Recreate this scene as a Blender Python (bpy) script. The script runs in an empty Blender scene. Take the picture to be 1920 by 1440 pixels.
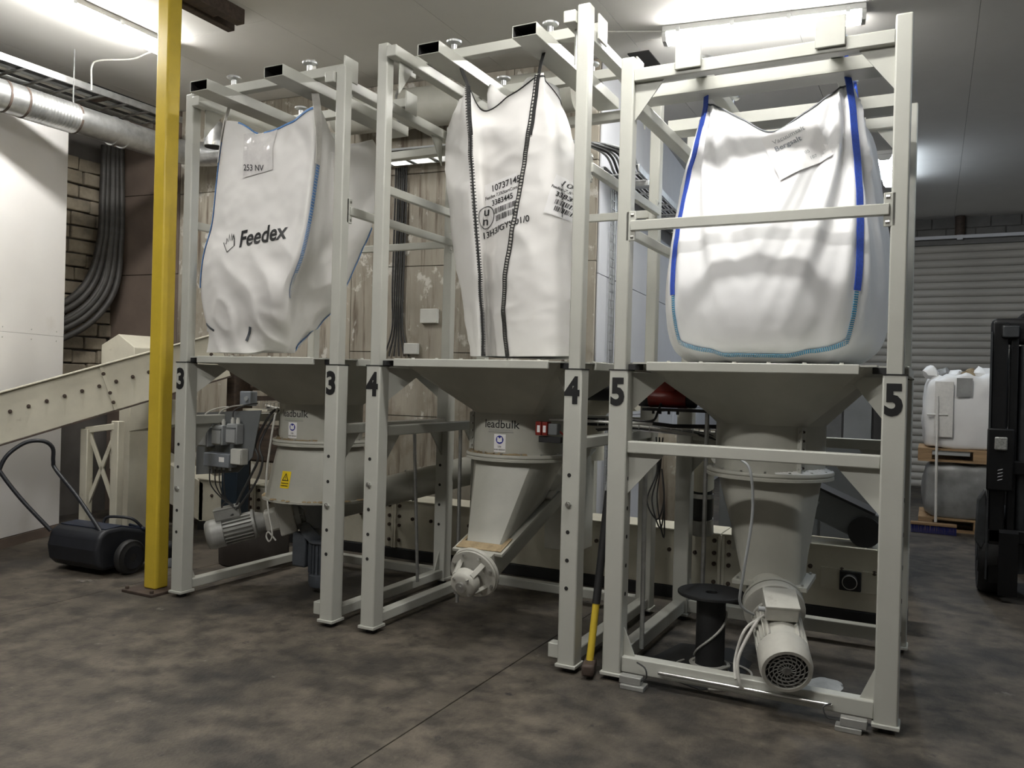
import bpy, bmesh, math, random
import numpy as np
from mathutils import Vector, Matrix, noise
from mathutils.bvhtree import BVHTree

random.seed(7)
S = bpy.context.scene
C = bpy.context.collection
V = Vector

# ---------------------------------------------------------------- camera
cam_d = bpy.data.cameras.new('camera')
cam_d.sensor_fit = 'HORIZONTAL'
cam_d.sensor_width = 36.0
cam_d.lens = 36.0 * 1553.0 / 1920.0
cam_d.clip_start = 0.05
cam_d.clip_end = 100
cam = bpy.data.objects.new('camera', cam_d)
C.objects.link(cam)
_r = V((0.89123072, 0.45279769, 0.02611611))
_u = V((-0.02443989, -0.00955291, 0.99965566))
_d = V((-0.45289126, 0.89156211, -0.00255248))
mm = Matrix((_r, _u, -_d)).transposed().to_4x4()
mm.translation = V((2.96818, -3.94877, 1.49436))
cam.matrix_world = mm
S.camera = cam

# ---------------------------------------------------------------- world, exposure
w = bpy.data.worlds.new('hall_air')
S.world = w
w.use_nodes = True
bg = w.node_tree.nodes['Background']
bg.inputs[0].default_value = (0.8, 0.85, 0.9, 1)
bg.inputs[1].default_value = 0.02
S.view_settings.view_transform = 'Standard'
S.view_settings.look = 'None'
S.view_settings.gamma = 1.0
S.view_settings.use_curve_mapping = False
S.view_settings.exposure = 0.0
LAMP = 96.0          # brightness of the fluorescent tubes

# ---------------------------------------------------------------- materials
def nt(m):
    m.use_nodes = True
    t = m.node_tree
    return t, t.nodes['Principled BSDF']

def mat(name, col, rough=0.5, metal=0.0, var=0.12, scale=6.0, bump=0.0, bscale=60.0, stretch=(1, 1, 1),
        col2=None, spec=0.5, contrast=(0.35, 0.65), detail=6.0, coat=0.0):
    m = bpy.data.materials.new(name)
    t, b = nt(m)
    L = t.links
    tc = t.nodes.new('ShaderNodeTexCoord')
    mp = t.nodes.new('ShaderNodeMapping')
    mp.inputs['Scale'].default_value = stretch
    L.new(tc.outputs['Object'], mp.inputs[0])
    n = t.nodes.new('ShaderNodeTexNoise')
    n.inputs['Scale'].default_value = scale
    n.inputs['Detail'].default_value = detail
    n.inputs['Roughness'].default_value = 0.62
    L.new(mp.outputs[0], n.inputs['Vector'])
    cr = t.nodes.new('ShaderNodeValToRGB')
    cr.color_ramp.elements[0].position = contrast[0]
    cr.color_ramp.elements[1].position = contrast[1]
    c2 = col2 if col2 else tuple(max(0, c * (1 - var)) for c in col)
    cr.color_ramp.elements[0].color = (*c2, 1)
    cr.color_ramp.elements[1].color = (*col, 1)
    L.new(n.outputs['Fac'], cr.inputs[0])
    L.new(cr.outputs[0], b.inputs['Base Color'])
    b.inputs['Roughness'].default_value = rough
    b.inputs['Metallic'].default_value = metal
    b.inputs['Specular IOR Level'].default_value = spec
    if coat:
        b.inputs['Coat Weight'].default_value = coat
    if bump:
        n2 = t.nodes.new('ShaderNodeTexNoise')
        n2.inputs['Scale'].default_value = bscale
        n2.inputs['Detail'].default_value = 5
        L.new(mp.outputs[0], n2.inputs['Vector'])
        bp = t.nodes.new('ShaderNodeBump')
        bp.inputs['Strength'].default_value = bump
        bp.inputs['Distance'].default_value = 0.01
        L.new(n2.outputs['Fac'], bp.inputs['Height'])
        L.new(bp.outputs[0], b.inputs['Normal'])
    return m

def stain(m, col, scale, lo, hi, stretch=(1, 1, 1), seed=0.0):
    """lay a second noise-shaped stain colour over a material"""
    t, b = nt(m)
    L = t.links
    src = b.inputs['Base Color'].links[0].from_socket
    tc = t.nodes.new('ShaderNodeTexCoord')
    mp = t.nodes.new('ShaderNodeMapping')
    mp.inputs['Scale'].default_value = stretch
    mp.inputs['Location'].default_value = (seed, seed * 1.7, seed * .6)
    L.new(tc.outputs['Object'], mp.inputs[0])
    n = t.nodes.new('ShaderNodeTexNoise')
    n.inputs['Scale'].default_value = scale
    n.inputs['Detail'].default_value = 8
    n.inputs['Roughness'].default_value = 0.65
    L.new(mp.outputs[0], n.inputs['Vector'])
    r = t.nodes.new('ShaderNodeMapRange')
    r.inputs['From Min'].default_value = lo
    r.inputs['From Max'].default_value = hi
    L.new(n.outputs['Fac'], r.inputs[0])
    mx = t.nodes.new('ShaderNodeMix')
    mx.data_type = 'RGBA'
    L.new(r.outputs[0], mx.inputs['Factor'])
    L.new(src, mx.inputs['A'])
    mx.inputs['B'].default_value = (*col, 1)
    L.new(mx.outputs['Result'], b.inputs['Base Color'])
    return m

def emis(name, col, strength):
    m = bpy.data.materials.new(name)
    t, b = nt(m)
    n = t.nodes.new('ShaderNodeTexNoise')
    n.inputs['Scale'].default_value = 3
    r = t.nodes.new('ShaderNodeMapRange')
    r.inputs['To Min'].default_value = strength * .95
    r.inputs['To Max'].default_value = strength * 1.05
    t.links.new(n.outputs['Fac'], r.inputs[0])
    t.links.new(r.outputs[0], b.inputs['Emission Strength'])
    b.inputs['Base Color'].default_value = (.9, .9, .9, 1)
    b.inputs['Emission Color'].default_value = (*col, 1)
    return m

PAINT = mat('frame_paint', (.50, .502, .455), .38, 0, .08, 4, .03, 140)
stain(PAINT, (.17, .155, .13), 16, .735, .77, (1, 1, .5), 2)
PAINT2 = mat('hopper_paint', (.46, .455, .40), .45, 0, .15, 3, .04, 120)
stain(PAINT2, (.36, .34, .28), 2.2, .56, .8, seed=3)
PWHITE = mat('conveyor_paint', (.66, .63, .52), .5, 0, .15, 3, .05, 90)
stain(PWHITE, (.26, .22, .16), 4, .62, .78, seed=5)
YEL = mat('column_yellow', (.66, .48, .045), .42, 0, .12, 5, .03, 120)
stain(YEL, (.40, .28, .035), 7, .66, .8, (1, 1, .5), 2)
BLACK = mat('black_print', (.012, .012, .013), .5, 0, .2)
RUBBER = mat('black_rubber', (.02, .02, .021), .6, 0, .3, 8)
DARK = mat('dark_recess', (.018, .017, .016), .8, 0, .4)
GALV = mat('galvanised_steel', (.62, .63, .63), .34, .9, .35, 14, .03, 40, contrast=(.3, .7))
STEEL = mat('bright_steel', (.7, .7, .68), .28, .95, .2, 20)
ALU = mat('motor_alu_grey', (.36, .36, .34), .45, .25, .2, 10, .03, 90)
MOTOR = mat('motor_cream_paint', (.52, .51, .46), .4, 0, .15, 8, .03, 90)
stain(MOTOR, (.3, .28, .24), 8, .6, .75, seed=8)
BLUEM = mat('motor_blue_grey', (.085, .095, .11), .45, .1, .25, 8)
NAVY = mat('navy_paint', (.008, .018, .03), .45, 0, .25, 4)
RED = mat('red_enamel', (.22, .018, .01), .4, 0, .35, 9)
BAGM = mat('woven_bag', (.80, .785, .765), .55, 0, .05, 3, .05, 16)
stain(BAGM, (.68, .65, .59), 2.5, .62, .9, seed=4)
BAGW = mat('woven_bag_bright', (.86, .86, .87), .5, 0, .04, 3, .06, 22)
BLUEW = mat('blue_webbing', (.03, .09, .55), .6, 0, .3, 120, .3, 240)
BLUES = mat('blue_seam_tape', (.15, .34, .72), .6, 0, .35, 40, .2, 240)
CYAN = mat('cyan_seam_tape', (.08, .42, .72), .6, 0, .35, 60, .2, 240)
BLKS = mat('black_seam_thread', (.02, .02, .02), .7, 0, .3, 60)
CLOTHW = mat('white_webbing', (.72, .70, .66), .6, 0, .12, 30, .2, 150)
PAPER = mat('label_paper', (.85, .84, .84), .5, 0, .03)
FILM = mat('clear_pouch', (.78, .76, .75), .12, 0, .12, 18, .5, 26, spec=.8)
GREYP = mat('grey_plate', (.16, .17, .175), .5, 0, .15, 5)
BOXG = mat('switch_box_grey', (.36, .375, .38), .5, 0, .12, 8)
BOXD = mat('junction_box_grey', (.22, .24, .27), .5, 0, .12, 8)
BOXW = mat('junction_box_white', (.62, .62, .58), .5, 0, .1, 8)
CABW = mat('pale_cable', (.55, .54, .50), .5, 0, .15, 30)
CABK = mat('dark_cable', (.05, .05, .05), .5, 0, .3, 30)
HOSE = mat('black_hose', (.055, .052, .048), .55, 0, .4, 10)
WOODB = mat('dark_timber', (.075, .05, .035), .75, 0, .5, 4, .3, 30, (1, 8, 8))
WOOD = mat('pale_timber', (.42, .27, .14), .7, 0, .4, 3, .2, 30, (1, 8, 8))
TUB = mat('brown_black_tub', (.035, .027, .022), .6, 0, .4, 3)
DUST = mat('brown_dust', (.38, .29, .17), .9, 0, .3, 20, .4, 70)
POWDER = mat('white_powder', (.86, .86, .84), .9, 0, .1, 20, .5, 60)
BLUESIGN = mat('sign_blue', (.02, .03, .30), .4, 0, .05)
YSIGN = mat('sign_yellow', (.85, .62, .02), .4, 0, .05)
GREENT = mat('sign_green', (.25, .35, .20), .5, 0, .05)
REFL = mat('reflector_lens', (.45, .45, .42), .2, .3, .4, 60, .4, 90)
FORK = mat('forklift_black', (.006, .006, .0065), .5, 0, .4, 5, spec=.3)
FORK2 = mat('forklift_edge', (.05, .053, .056), .45, .2, .4, 8)
SWEEP = mat('sweeper_plastic', (.016, .018, .024), .5, 0, .3, 6)
SWEEPB = mat('sweeper_blue', (.022, .03, .055), .45, 0, .3, 6)
BROOM = mat('broom_blue', (.02, .03, .22), .7, 0, .5, 80)
SHRINK = mat('shrink_wrap', (.30, .30, .29), .3, 0, .4, 3, .3, 8)
LAMPH = mat('lamp_housing', (.62, .62, .60), .45, 0, .06, 5)
LAMPE = emis('fluorescent_diffuser', (1.0, .982, .94), LAMP)
LAMPC = emis('cool_diffuser', (.80, .90, 1.0), LAMP * .6)
RUST = mat('rust_brown', (.075, .052, .040), .7, 0, .4, 14)

FLOOR = mat('worn_concrete', (.128, .108, .084), .62, 0, .5, 6.0, .35, 55, col2=(.042, .036, .029), contrast=(.38, .62), detail=14)
stain(FLOOR, (.022, .020, .0185), .95, .49, .64, seed=11)
stain(FLOOR, (.092, .078, .060), 2.2, .55, .68, seed=17)
stain(FLOOR, (.024, .022, .021), 8.0, .64, .70, seed=21)
stain(FLOOR, (.21, .195, .17), 5.5, .665, .73, seed=31)
stain(FLOOR, (.34, .33, .31), 42, .735, .76, seed=41)
CEIL = mat('ceiling_board', (.76, .745, .715), .7, 0, .06, 1.2, .02, 40)
WHITEB = mat('white_board', (.76, .745, .73), .5, 0, .04, 2, .02, 60)
stain(WHITEB, (.6, .57, .53), 1.2, .62, .85, seed=6)
PLY = mat('stained_plywood', (.42, .385, .32), .75, 0, .3, 1.6, .15, 25, (2, 2, .5), (.29, .26, .21), contrast=(.36, .64))
stain(PLY, (.13, .10, .075), 5.5, .52, .66, (2.6, 2.6, .16), 9)
stain(PLY, (.60, .58, .53), 6.5, .58, .64, (1, 1, .7), 14)
stain(PLY, (.20, .165, .125), 1.6, .56, .70, (1, 1, .8), 5)
BROWNB = mat('brown_board', (.17, .13, .105), .7, 0, .3, 2, .1, 25)
PLAST = mat('grey_backing', (.12, .11, .10), .85, 0, .3, 3, .2, 20)
BRICK = mat('old_brick', (.36, .31, .235), .9, 0, .45, 5, .6, 18, detail=8)
WALLW = mat('white_wall_panel', (.64, .65, .68), .55, 0, .08, 1.5, .02, 40)
WALLG = mat('plain_wall', (.22, .215, .20), .8, 0, .12, 1, .05, 20)
BLOCK = mat('grey_blockwork', (.20, .195, .185), .85, 0, .25, 3, .3, 30)
SHUT = mat('shutter_slat', (.42, .40, .36), .6, 0, .2, 3, .05, 40, (.4, 3, 3))
# ---------------------------------------------------------------- mesh helpers
WL = {}

def perp(d):
    d = V(d).normalized()
    a = V((0, 0, 1)) if abs(d.z) < .95 else V((1, 0, 0))
    x = d.cross(a).normalized()
    return x, x.cross(d).normalized()

class MB:
    def __init__(s, T=None):
        s.v = []; s.f = []; s.T = T
    def add(s, vs, fs):
        o = len(s.v)
        for p in vs:
            s.v.append(V(s.T(p)) if s.T else V(p))
        s.f += [tuple(i + o for i in f) for f in fs]
        return s
    def box(s, x0, x1, y0, y1, z0, z1):
        vs = [(x, y, z) for z in (z0, z1) for y in (y0, y1) for x in (x0, x1)]
        return s.add(vs, [(0, 2, 3, 1), (4, 5, 7, 6), (0, 1, 5, 4), (2, 6, 7, 3), (0, 4, 6, 2), (1, 3, 7, 5)])
    def beam(s, p, q, w, h, up=(0, 0, 1)):
        p, q = V(p), V(q); d = (q - p).normalized(); u = V(up)
        x = d.cross(u).normalized(); u = x.cross(d).normalized()
        vs = [c + x * a * w / 2 + u * b * h / 2 for c in (p, q) for b in (-1, 1) for a in (-1, 1)]
        return s.add(vs, [(0, 1, 3, 2), (4, 6, 7, 5), (0, 4, 5, 1), (2, 3, 7, 6), (0, 2, 6, 4), (1, 5, 7, 3)])
    def cyl(s, p, q, r, r2=None, n=20, cap=True):
        r2 = r if r2 is None else r2
        p, q = V(p), V(q); x, y = perp(q - p)
        vs = []
        for c, rr in ((p, r), (q, r2)):
            for i in range(n):
                a = 2 * math.pi * i / n
                vs.append(c + x * math.cos(a) * rr + y * math.sin(a) * rr)
        fs = [(i, (i + 1) % n, n + (i + 1) % n, n + i) for i in range(n)]
        if cap: fs += [tuple(reversed(range(n))), tuple(range(n, 2 * n))]
        return s.add(vs, fs)
    def lathe(s, prof, c, axis=(0, 0, 1), n=32, closed=False):
        """profile of (radius, height along the axis)"""
        c = V(c); d = V(axis).normalized(); x, y = perp(d)
        vs = []
        for (r, h) in prof:
            for i in range(n):
                a = 2 * math.pi * i / n
                vs.append(c + d * h + x * math.cos(a) * r + y * math.sin(a) * r)
        m = len(prof); fs = []
        for k in range(m if closed else m - 1):
            k2 = (k + 1) % m
            for i in range(n):
                j = (i + 1) % n
                fs.append((k * n + i, k * n + j, k2 * n + j, k2 * n + i))
        if not closed:
            fs += [tuple(reversed(range(n))), tuple(range((m - 1) * n, m * n))]
        return s.add(vs, fs)
    def tube(s, path, r, n=8, smooth=0):
        P = [V(p) for p in path]
        if smooth: P = spline(P, smooth)
        if len(P) < 2: return s
        x, y = perp(P[1] - P[0]); vs = []
        for k, p in enumerate(P):
            d = (P[min(k + 1, len(P) - 1)] - P[max(k - 1, 0)]).normalized()
            x = (x - d * x.dot(d)).normalized(); y = d.cross(x)
            for i in range(n):
                a = 2 * math.pi * i / n
                vs.append(p + x * math.cos(a) * r + y * math.sin(a) * r)
        m = len(P)
        fs = [(k * n + i, k * n + (i + 1) % n, (k + 1) * n + (i + 1) % n, (k + 1) * n + i) for k in range(m - 1) for i in range(n)]
        fs += [tuple(reversed(range(n))), tuple(range((m - 1) * n, m * n))]
        return s.add(vs, fs)
    def prism(s, pts, vec):
        n = len(pts); P = [V(p) for p in pts]; e = V(vec)
        vs = P + [p + e for p in P]
        fs = [tuple(reversed(range(n))), tuple(range(n, 2 * n))] + [(i, (i + 1) % n, n + (i + 1) % n, n + i) for i in range(n)]
        return s.add(vs, fs)
    def hollow(s, p, q, w, h, t, up=(0, 0, 1)):
        """rectangular hollow section, open at both ends"""
        p, q = V(p), V(q); d = (q - p).normalized(); u = V(up); x = d.cross(u).normalized(); u = x.cross(d).normalized()
        vs = []
        for c in (p, q):
            for (ww, hh) in ((w, h), (w - 2 * t, h - 2 * t)):
                for a, b in ((-1, -1), (1, -1), (1, 1), (-1, 1)):
                    vs.append(c + x * a * ww / 2 + u * b * hh / 2)
        fs = []
        for i in range(4):
            j = (i + 1) % 4
            fs += [(i, j, 8 + j, 8 + i), (4 + j, 4 + i, 12 + i, 12 + j), (j, i, 4 + i, 4 + j), (8 + i, 8 + j, 12 + j, 12 + i)]
        return s.add(vs, fs)
    def mesh(s, name, mt, origin=(0, 0, 0), bev=0, seg=2, sharp=40):
        o = V(origin)
        me = bpy.data.meshes.new(name)
        bm = bmesh.new()
        vv = [bm.verts.new(p - o) for p in s.v]
        for f in s.f:
            try: bm.faces.new([vv[i] for i in f])
            except ValueError: pass
        bmesh.ops.recalc_face_normals(bm, faces=bm.faces)
        flat = bool(bev) and len(bm.faces) <= 14
        for f in bm.faces: f.normal_update()
        nrm = [f.normal.copy() for f in bm.faces] if flat else []
        old = None
        if bev:
            es = [e for e in bm.edges if len(e.link_faces) == 2 and e.calc_face_angle(0) > .6]
            bmesh.ops.bevel(bm, geom=es, offset=bev, segments=seg, profile=.5, affect='EDGES', clamp_overlap=True)
            if flat:
                for f in bm.faces: f.normal_update()
                old = [f for f in bm.faces if any(f.normal.dot(q) > .9985 for q in nrm)]
        for f in bm.faces: f.smooth = True
        if old:
            for f in old: f.smooth = False
        bm.to_mesh(me); bm.free()
        if not flat: me.set_sharp_from_angle(angle=math.radians(sharp))
        me.materials.append(mt)
        return me
    def build(s, name, mt, parent=None, bev=0, seg=2, sharp=40, loc=None):
        if parent is not None: o0 = WL[parent]
        elif loc is not None: o0 = V(loc)
        else: o0 = V((0, 0, 0))
        ob = bpy.data.objects.new(name, s.mesh(name, mt, o0, bev, seg, sharp))
        C.objects.link(ob)
        if parent is not None: ob.parent = parent
        else: ob.location = o0
        WL[ob] = o0
        return ob

def spline(P, k):
    out = []
    n = len(P)
    for i in range(n - 1):
        a, b, c, d = P[max(i - 1, 0)], P[i], P[i + 1], P[min(i + 2, n - 1)]
        for j in range(k):
            t = j / k
            out.append(.5 * ((2 * b) + (c - a) * t + (2 * a - 5 * b + 4 * c - d) * t * t + (3 * b - a - 3 * c + d) * t ** 3))
    out.append(P[-1])
    return out

def tag(o, label, cat, group=None, kind=None):
    if label: o['label'] = label
    if cat: o['category'] = cat
    if group: o['group'] = group
    if kind: o['kind'] = kind
    return o

def thing(name, loc, label, cat, group=None):
    o = bpy.data.objects.new(name, None)
    o.empty_display_size = .1
    C.objects.link(o); o.location = loc; WL[o] = V(loc)
    return tag(o, label, cat, group)

def structure(o):
    o['kind'] = 'structure'
    return o

def inst(name, me, parent, pos, rot=None):
    o = bpy.data.objects.new(name, me)
    C.objects.link(o); o.parent = parent
    o.location = V(pos) - WL[parent]
    if rot is not None: o.rotation_euler = rot
    WL[o] = V(pos)
    return o

def text_mesh(s, size=1.0, bold=0.0, spacing=1.0, align='CENTER', sub=0):
    cu = bpy.data.curves.new('txt', 'FONT')
    cu.body = s; cu.size = size; cu.align_x = align; cu.align_y = 'CENTER'
    cu.offset = bold; cu.space_character = spacing; cu.resolution_u = 3
    ob = bpy.data.objects.new('txt', cu)
    C.objects.link(ob)
    dg = bpy.context.evaluated_depsgraph_get()
    me = bpy.data.meshes.new_from_object(ob.evaluated_get(dg))
    vs = [tuple(v.co) for v in me.vertices]; fs = [tuple(p.vertices) for p in me.polygons]
    C.objects.unlink(ob); bpy.data.objects.remove(ob); bpy.data.curves.remove(cu); bpy.data.meshes.remove(me)
    return vs, fs

def subdivide(vs, fs, maxlen):
    bm = bmesh.new()
    vv = [bm.verts.new(v) for v in vs]
    for f in fs:
        try: bm.faces.new([vv[i] for i in f])
        except ValueError: pass
    bmesh.ops.triangulate(bm, faces=bm.faces)
    for _ in range(5):
        es = [e for e in bm.edges if e.calc_length() > maxlen]
        if not es: break
        bmesh.ops.subdivide_edges(bm, edges=es, cuts=1)
        bmesh.ops.triangulate(bm, faces=bm.faces)
    bm.verts.index_update()
    r = [tuple(v.co) for v in bm.verts], [tuple(v.index for v in f.verts) for f in bm.faces]
    bm.free()
    return r

def rect_pts(w, h, cx=0, cy=0):
    return [(cx - w / 2, cy - h / 2, 0), (cx + w / 2, cy - h / 2, 0), (cx + w / 2, cy + h / 2, 0), (cx - w / 2, cy + h / 2, 0)], [(0, 1, 2, 3)]

def disc_pts(r, cx=0, cy=0, n=24, r0=0):
    if r0:
        vs = []
        for k in range(n):
            a = 2 * math.pi * k / n
            vs += [(cx + r * math.cos(a), cy + r * math.sin(a), 0), (cx + r0 * math.cos(a), cy + r0 * math.sin(a), 0)]
        return vs, [(2 * k, 2 * ((k + 1) % n), 2 * ((k + 1) % n) + 1, 2 * k + 1) for k in range(n)]
    return [(cx + r * math.cos(2 * math.pi * k / n), cy + r * math.sin(2 * math.pi * k / n), 0) for k in range(n)], [tuple(range(n))]

def decal(name, geo, mt, parent, o, x, y, target=None, lift=.002, maxlen=None):
    """print lying on a surface: flat at o along x and y, or laid onto a curved target"""
    vs, fs = geo
    o, x, y = V(o), V(x), V(y)
    n = x.cross(y).normalized()
    if target is not None:
        vs, fs = subdivide(vs, fs, maxlen or .03)
    mb = MB(); out = []
    for p in vs:
        q = o + x * p[0] + y * p[1]
        if target is not None:
            h = target.ray_cast(q + n * .5, -n, 1.5)
            if h[0] is None: h = target.find_nearest(q)
            q = h[0] + n * lift
        else:
            q = q + n * lift
        out.append(q)
    mb.add(out, fs)
    return mb.build(name, mt, parent)

def bvh(ob):
    o = WL[ob]
    return BVHTree.FromPolygons([v.co + o for v in ob.data.vertices], [tuple(p.vertices) for p in ob.data.polygons])
# ---------------------------------------------------------------- the setting
ZC = 4.2
fl = structure(MB().box(-5.2, 7.7, -8.2, 10.7, -.12, -.012).build('floor', DARK))
for i, (xa, xb) in enumerate(((-5.1, -2.026), (-2.02, 1.014), (1.02, 4.354), (4.36, 7.6))):
    for j, (ya, yb) in enumerate(((-8.1, -4.6), (-4.594, 2.75), (2.756, 6.6), (6.606, 10.6))):
        MB().box(xa, xb, ya, yb, -.05, 0).build('floor_slab', FLOOR, fl, bev=.002, seg=1)

ce = structure(MB().box(-5.2, 7.7, -8.2, 10.7, ZC + .015, ZC + .1).build('ceiling', DARK))
pm = MB().box(0, 1.197, 0, 2.997, 0, .014).mesh('ceiling_panel', CEIL)
for i in range(11):
    for j in range(7):
        inst('ceiling_panel', pm, ce, (-5.2 + i * 1.2, -8.2 + j * 3.0 - (1.5 if i % 2 else 0), ZC))

# left wall: rough old brick, seen between the white partition and the corner
wl = structure(MB().box(-5.25, -4.98, -8.1, 2.3, 0, ZC).build('wall_left', PLAST))
for r in range(18):
    z = 1.15 + r * .142
    y = .55 - (r % 2) * .16
    k = 0
    while y < 2.0:
        L = .30 + random.uniform(-.04, .05)
        d = random.uniform(-.012, .012)
        b = MB().box(-4.99, -4.93 + d, y, min(y + L - .014, 2.06), z, z + .128)
        b.v = [V((p.x, p.y + random.uniform(-.006, .006), p.z + random.uniform(-.008, .008))) for p in b.v]
        b.build('brick', BRICK, wl, bev=.012, seg=2)
        y += L
# back wall, turned a few degrees against the row of frames
ta = math.atan(.085); ca, sa = math.cos(ta), math.sin(ta)
def WA(p): return V((-.3 + ca * p[0] - sa * p[1], 2.42 + sa * p[0] + ca * p[1], p[2]))
wb = structure(MB(WA).box(-4.75, .753, .03, .2, 0, ZC).build('wall_back', PLAST))
sx = [-4.66, -3.72, -2.55, -1.62, -1.24, -.62, -.02, .752]
for i in range(7):
    zs = [0, 1.16, 2.52, 3.36, ZC] if i % 2 == 0 else [0, 1.74, 3.34, ZC]
    for j in range(len(zs) - 1):
        m = BROWNB if i == 0 else PLY
        MB(WA).box(sx[i] + .003, sx[i + 1] - .003, random.uniform(-.003, .002), .032, zs[j] + .003, zs[j + 1] - .003).build('wall_panel', m, wb, bev=.002, seg=1)
# white wall running away from the corner
wc = structure(MB(WA).box(.6, .75, .2, 8.3, 0, ZC).build('wall_side', DARK))
ys = [.04, .62, 1.1, 2.2, 3.4, 4.6, 5.8, 7.0, 8.3]
for i in range(8):
    for za, zb in ((0, 1.2), (1.2, 2.42), (2.42, 3.3), (3.3, ZC)):
        if i == 1 and zb < 2.5:
            continue
        MB(WA).box(.75, .765, ys[i] + .003, ys[i + 1] - .003, za + .003, zb - .003).build('wall_panel', WALLW, wc, bev=.002, seg=1)
d1 = structure(MB(WA).box(.745, .757, .63, 1.1, 0, 2.41).build('door_1', WOODB))
MB(WA).box(.75, .80, .985, 1.06, 0, 2.40).build('door_jamb', WOOD, d1, bev=.004)
MB(WA).box(.75, .775, .63, 1.1, 2.41, 2.45).build('door_head', WALLW, d1, bev=.004)
# far wall: blockwork over a wide slatted shutter
wf = structure(MB().box(-.6, 7.6, 10.52, 10.7, 0, ZC).build('wall_far', BLOCK))
x = 2.2
for zi, z in enumerate((3.86, 4.04)):
    xx = 1.9 - (.2 if zi else 0)
    while xx < 7.4:
        MB().box(xx, xx + .388, 10.49, 10.53, z, z + .168).build('wall_block', BLOCK, wf, bev=.006, seg=1)
        xx += .4
pr = [(0, 0), (-.020, .012), (-.034, .045), (-.034, .075), (-.014, .108), (0, .112)]
sl = MB().prism([(1.9, 10.50 + a, b) for a, b in pr], (5.2, 0, 0)).mesh('shutter_slat', SHUT)
for k in range(33):
    o = bpy.data.objects.new('shutter_slat', sl); C.objects.link(o); o.parent = wf; o.location = (0, 0, k * .114 + .02)
    WL[o] = V((0, 0, 0))
MB().box(1.9, 7.1, 10.44, 10.52, 3.78, 3.855).build('shutter_head', BLOCK, wf, bev=.006)
structure(MB().box(7.5, 7.7, -8.1, 10.6, 0, ZC).build('wall_right', WALLG))
structure(MB().box(-5.2, 7.7, -8.2, -8.0, 0, ZC).build('wall_front', WALLG))
# white board partition at the left, standing at an angle
tp = math.atan2(1.34, -.51)
def PT(p): return V((-3.64 + math.cos(tp) * p[0] - math.sin(tp) * p[1], -.38 + math.sin(tp) * p[0] + math.cos(tp) * p[1], p[2]))
wp = structure(MB(PT).box(.40, 1.42, .02, .09, 0, 3.75).build('wall_partition', PLAST))
for a, b in ((.40, 1.434),):
    for za, zb in ((.085, 1.80), (1.80, 3.75)):
        MB(PT).box(a + .001, b - .001, 0, .021, za + .001, zb - .001).build('white_panel', WHITEB, wp, bev=.0015, seg=1)
scr = MB().cyl((0, 0, 0), (0, 0, .003), .006, n=8).mesh('screw', STEEL)
for zz in (1.755, 1.84):
    for ss in (.65, 1.0, 1.33):
        inst('panel_screw', scr, wp, PT((ss, -.001, zz)), (math.pi / 2, 0, tp))
structure(MB(PT).box(.40, 1.42, -.012, .02, 0, .08).build('baseboard_left', BROWNB))
# dark openings where ceiling boards are missing
structure(MB().box(-4.9, -4.15, 1.15, 2.05, 4.188, 4.2).build('trim_1', DARK))
structure(MB().box(-4.35, -4.22, -.1, .95, 4.19, 4.2).build('trim_2', DARK))
structure(MB().box(.68, .86, 2.48, 2.82, 4.19, 4.2).build('trim_3', DARK))

# ---------------------------------------------------------------- ceiling lamps
def lamp(c, ang, L, label, W=.16, cool=False):
    t = thing('fluorescent_lamp', c, label, 'lamp', 'fluorescent ceiling lamps')
    ca_, sa_ = math.cos(ang), math.sin(ang)
    def T(p): return V((c[0] + ca_ * p[0] - sa_ * p[1], c[1] + sa_ * p[0] + ca_ * p[1], c[2] + p[2]))
    h = L / 2
    MB(T).box(-h, h, -W / 2, W / 2, -.045, 0).build('housing', LAMPH, t, bev=.006)
    pr = [(-W * .46, -.045), (-W * .46, -.07), (-W * .30, -.105), (W * .30, -.105), (W * .46, -.07), (W * .46, -.045)]
    MB(T).prism([(-h + .03, a, b) for a, b in pr], (2 * h - .06, 0, 0)).build('diffuser', LAMPC if cool else LAMPE, t)
    for s in (-1, 1):
        MB(T).prism([(s * (h - .03), a * 1.04, b * 1.03) for a, b in pr], (s * .03, 0, 0)).build('end_cap', LAMPH, t)
    for k in range(4):
        xk = -h + .12 + k * (L - .24) / 3
        MB(T).box(xk - .015, xk + .015, -W / 2 - .012, -W / 2 + .004, -.06, -.02).build('clip', GALV, t, bev=.002, seg=1)
    return t
lamp((-2.70, .12, ZC), math.pi / 2 + .0, 1.42, 'glowing fluorescent ceiling lamp left of the yellow column')
lamp((1.78, 2.26, ZC), .13, 1.42, 'glowing fluorescent ceiling lamp above the rightmost station')
lamp((2.42, 6.9, ZC), math.pi / 2, 1.42, 'small distant fluorescent ceiling lamp beyond the rightmost frame', cool=True)
lamp((5.6, 1.6, ZC), math.pi / 2, 1.42, 'added cool ceiling lamp standing in for daylight from the right, out of view', cool=True)  # added cool lamp, tints right-hand faces like daylight from that side
lamp((1.95, -.62, ZC), .0, 1.42, 'fluorescent ceiling lamp over the aisle before the stations, out of view')
lamp((1.5, -3.35, ZC), .0, 1.42, 'fluorescent ceiling lamp near the camera, out of view')
lamp((-1.35, -3.35, ZC), .0, 1.42, 'added fluorescent fill lamp over the left aisle, out of view')  # fill lamp added to brighten the front of frame 3
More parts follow.
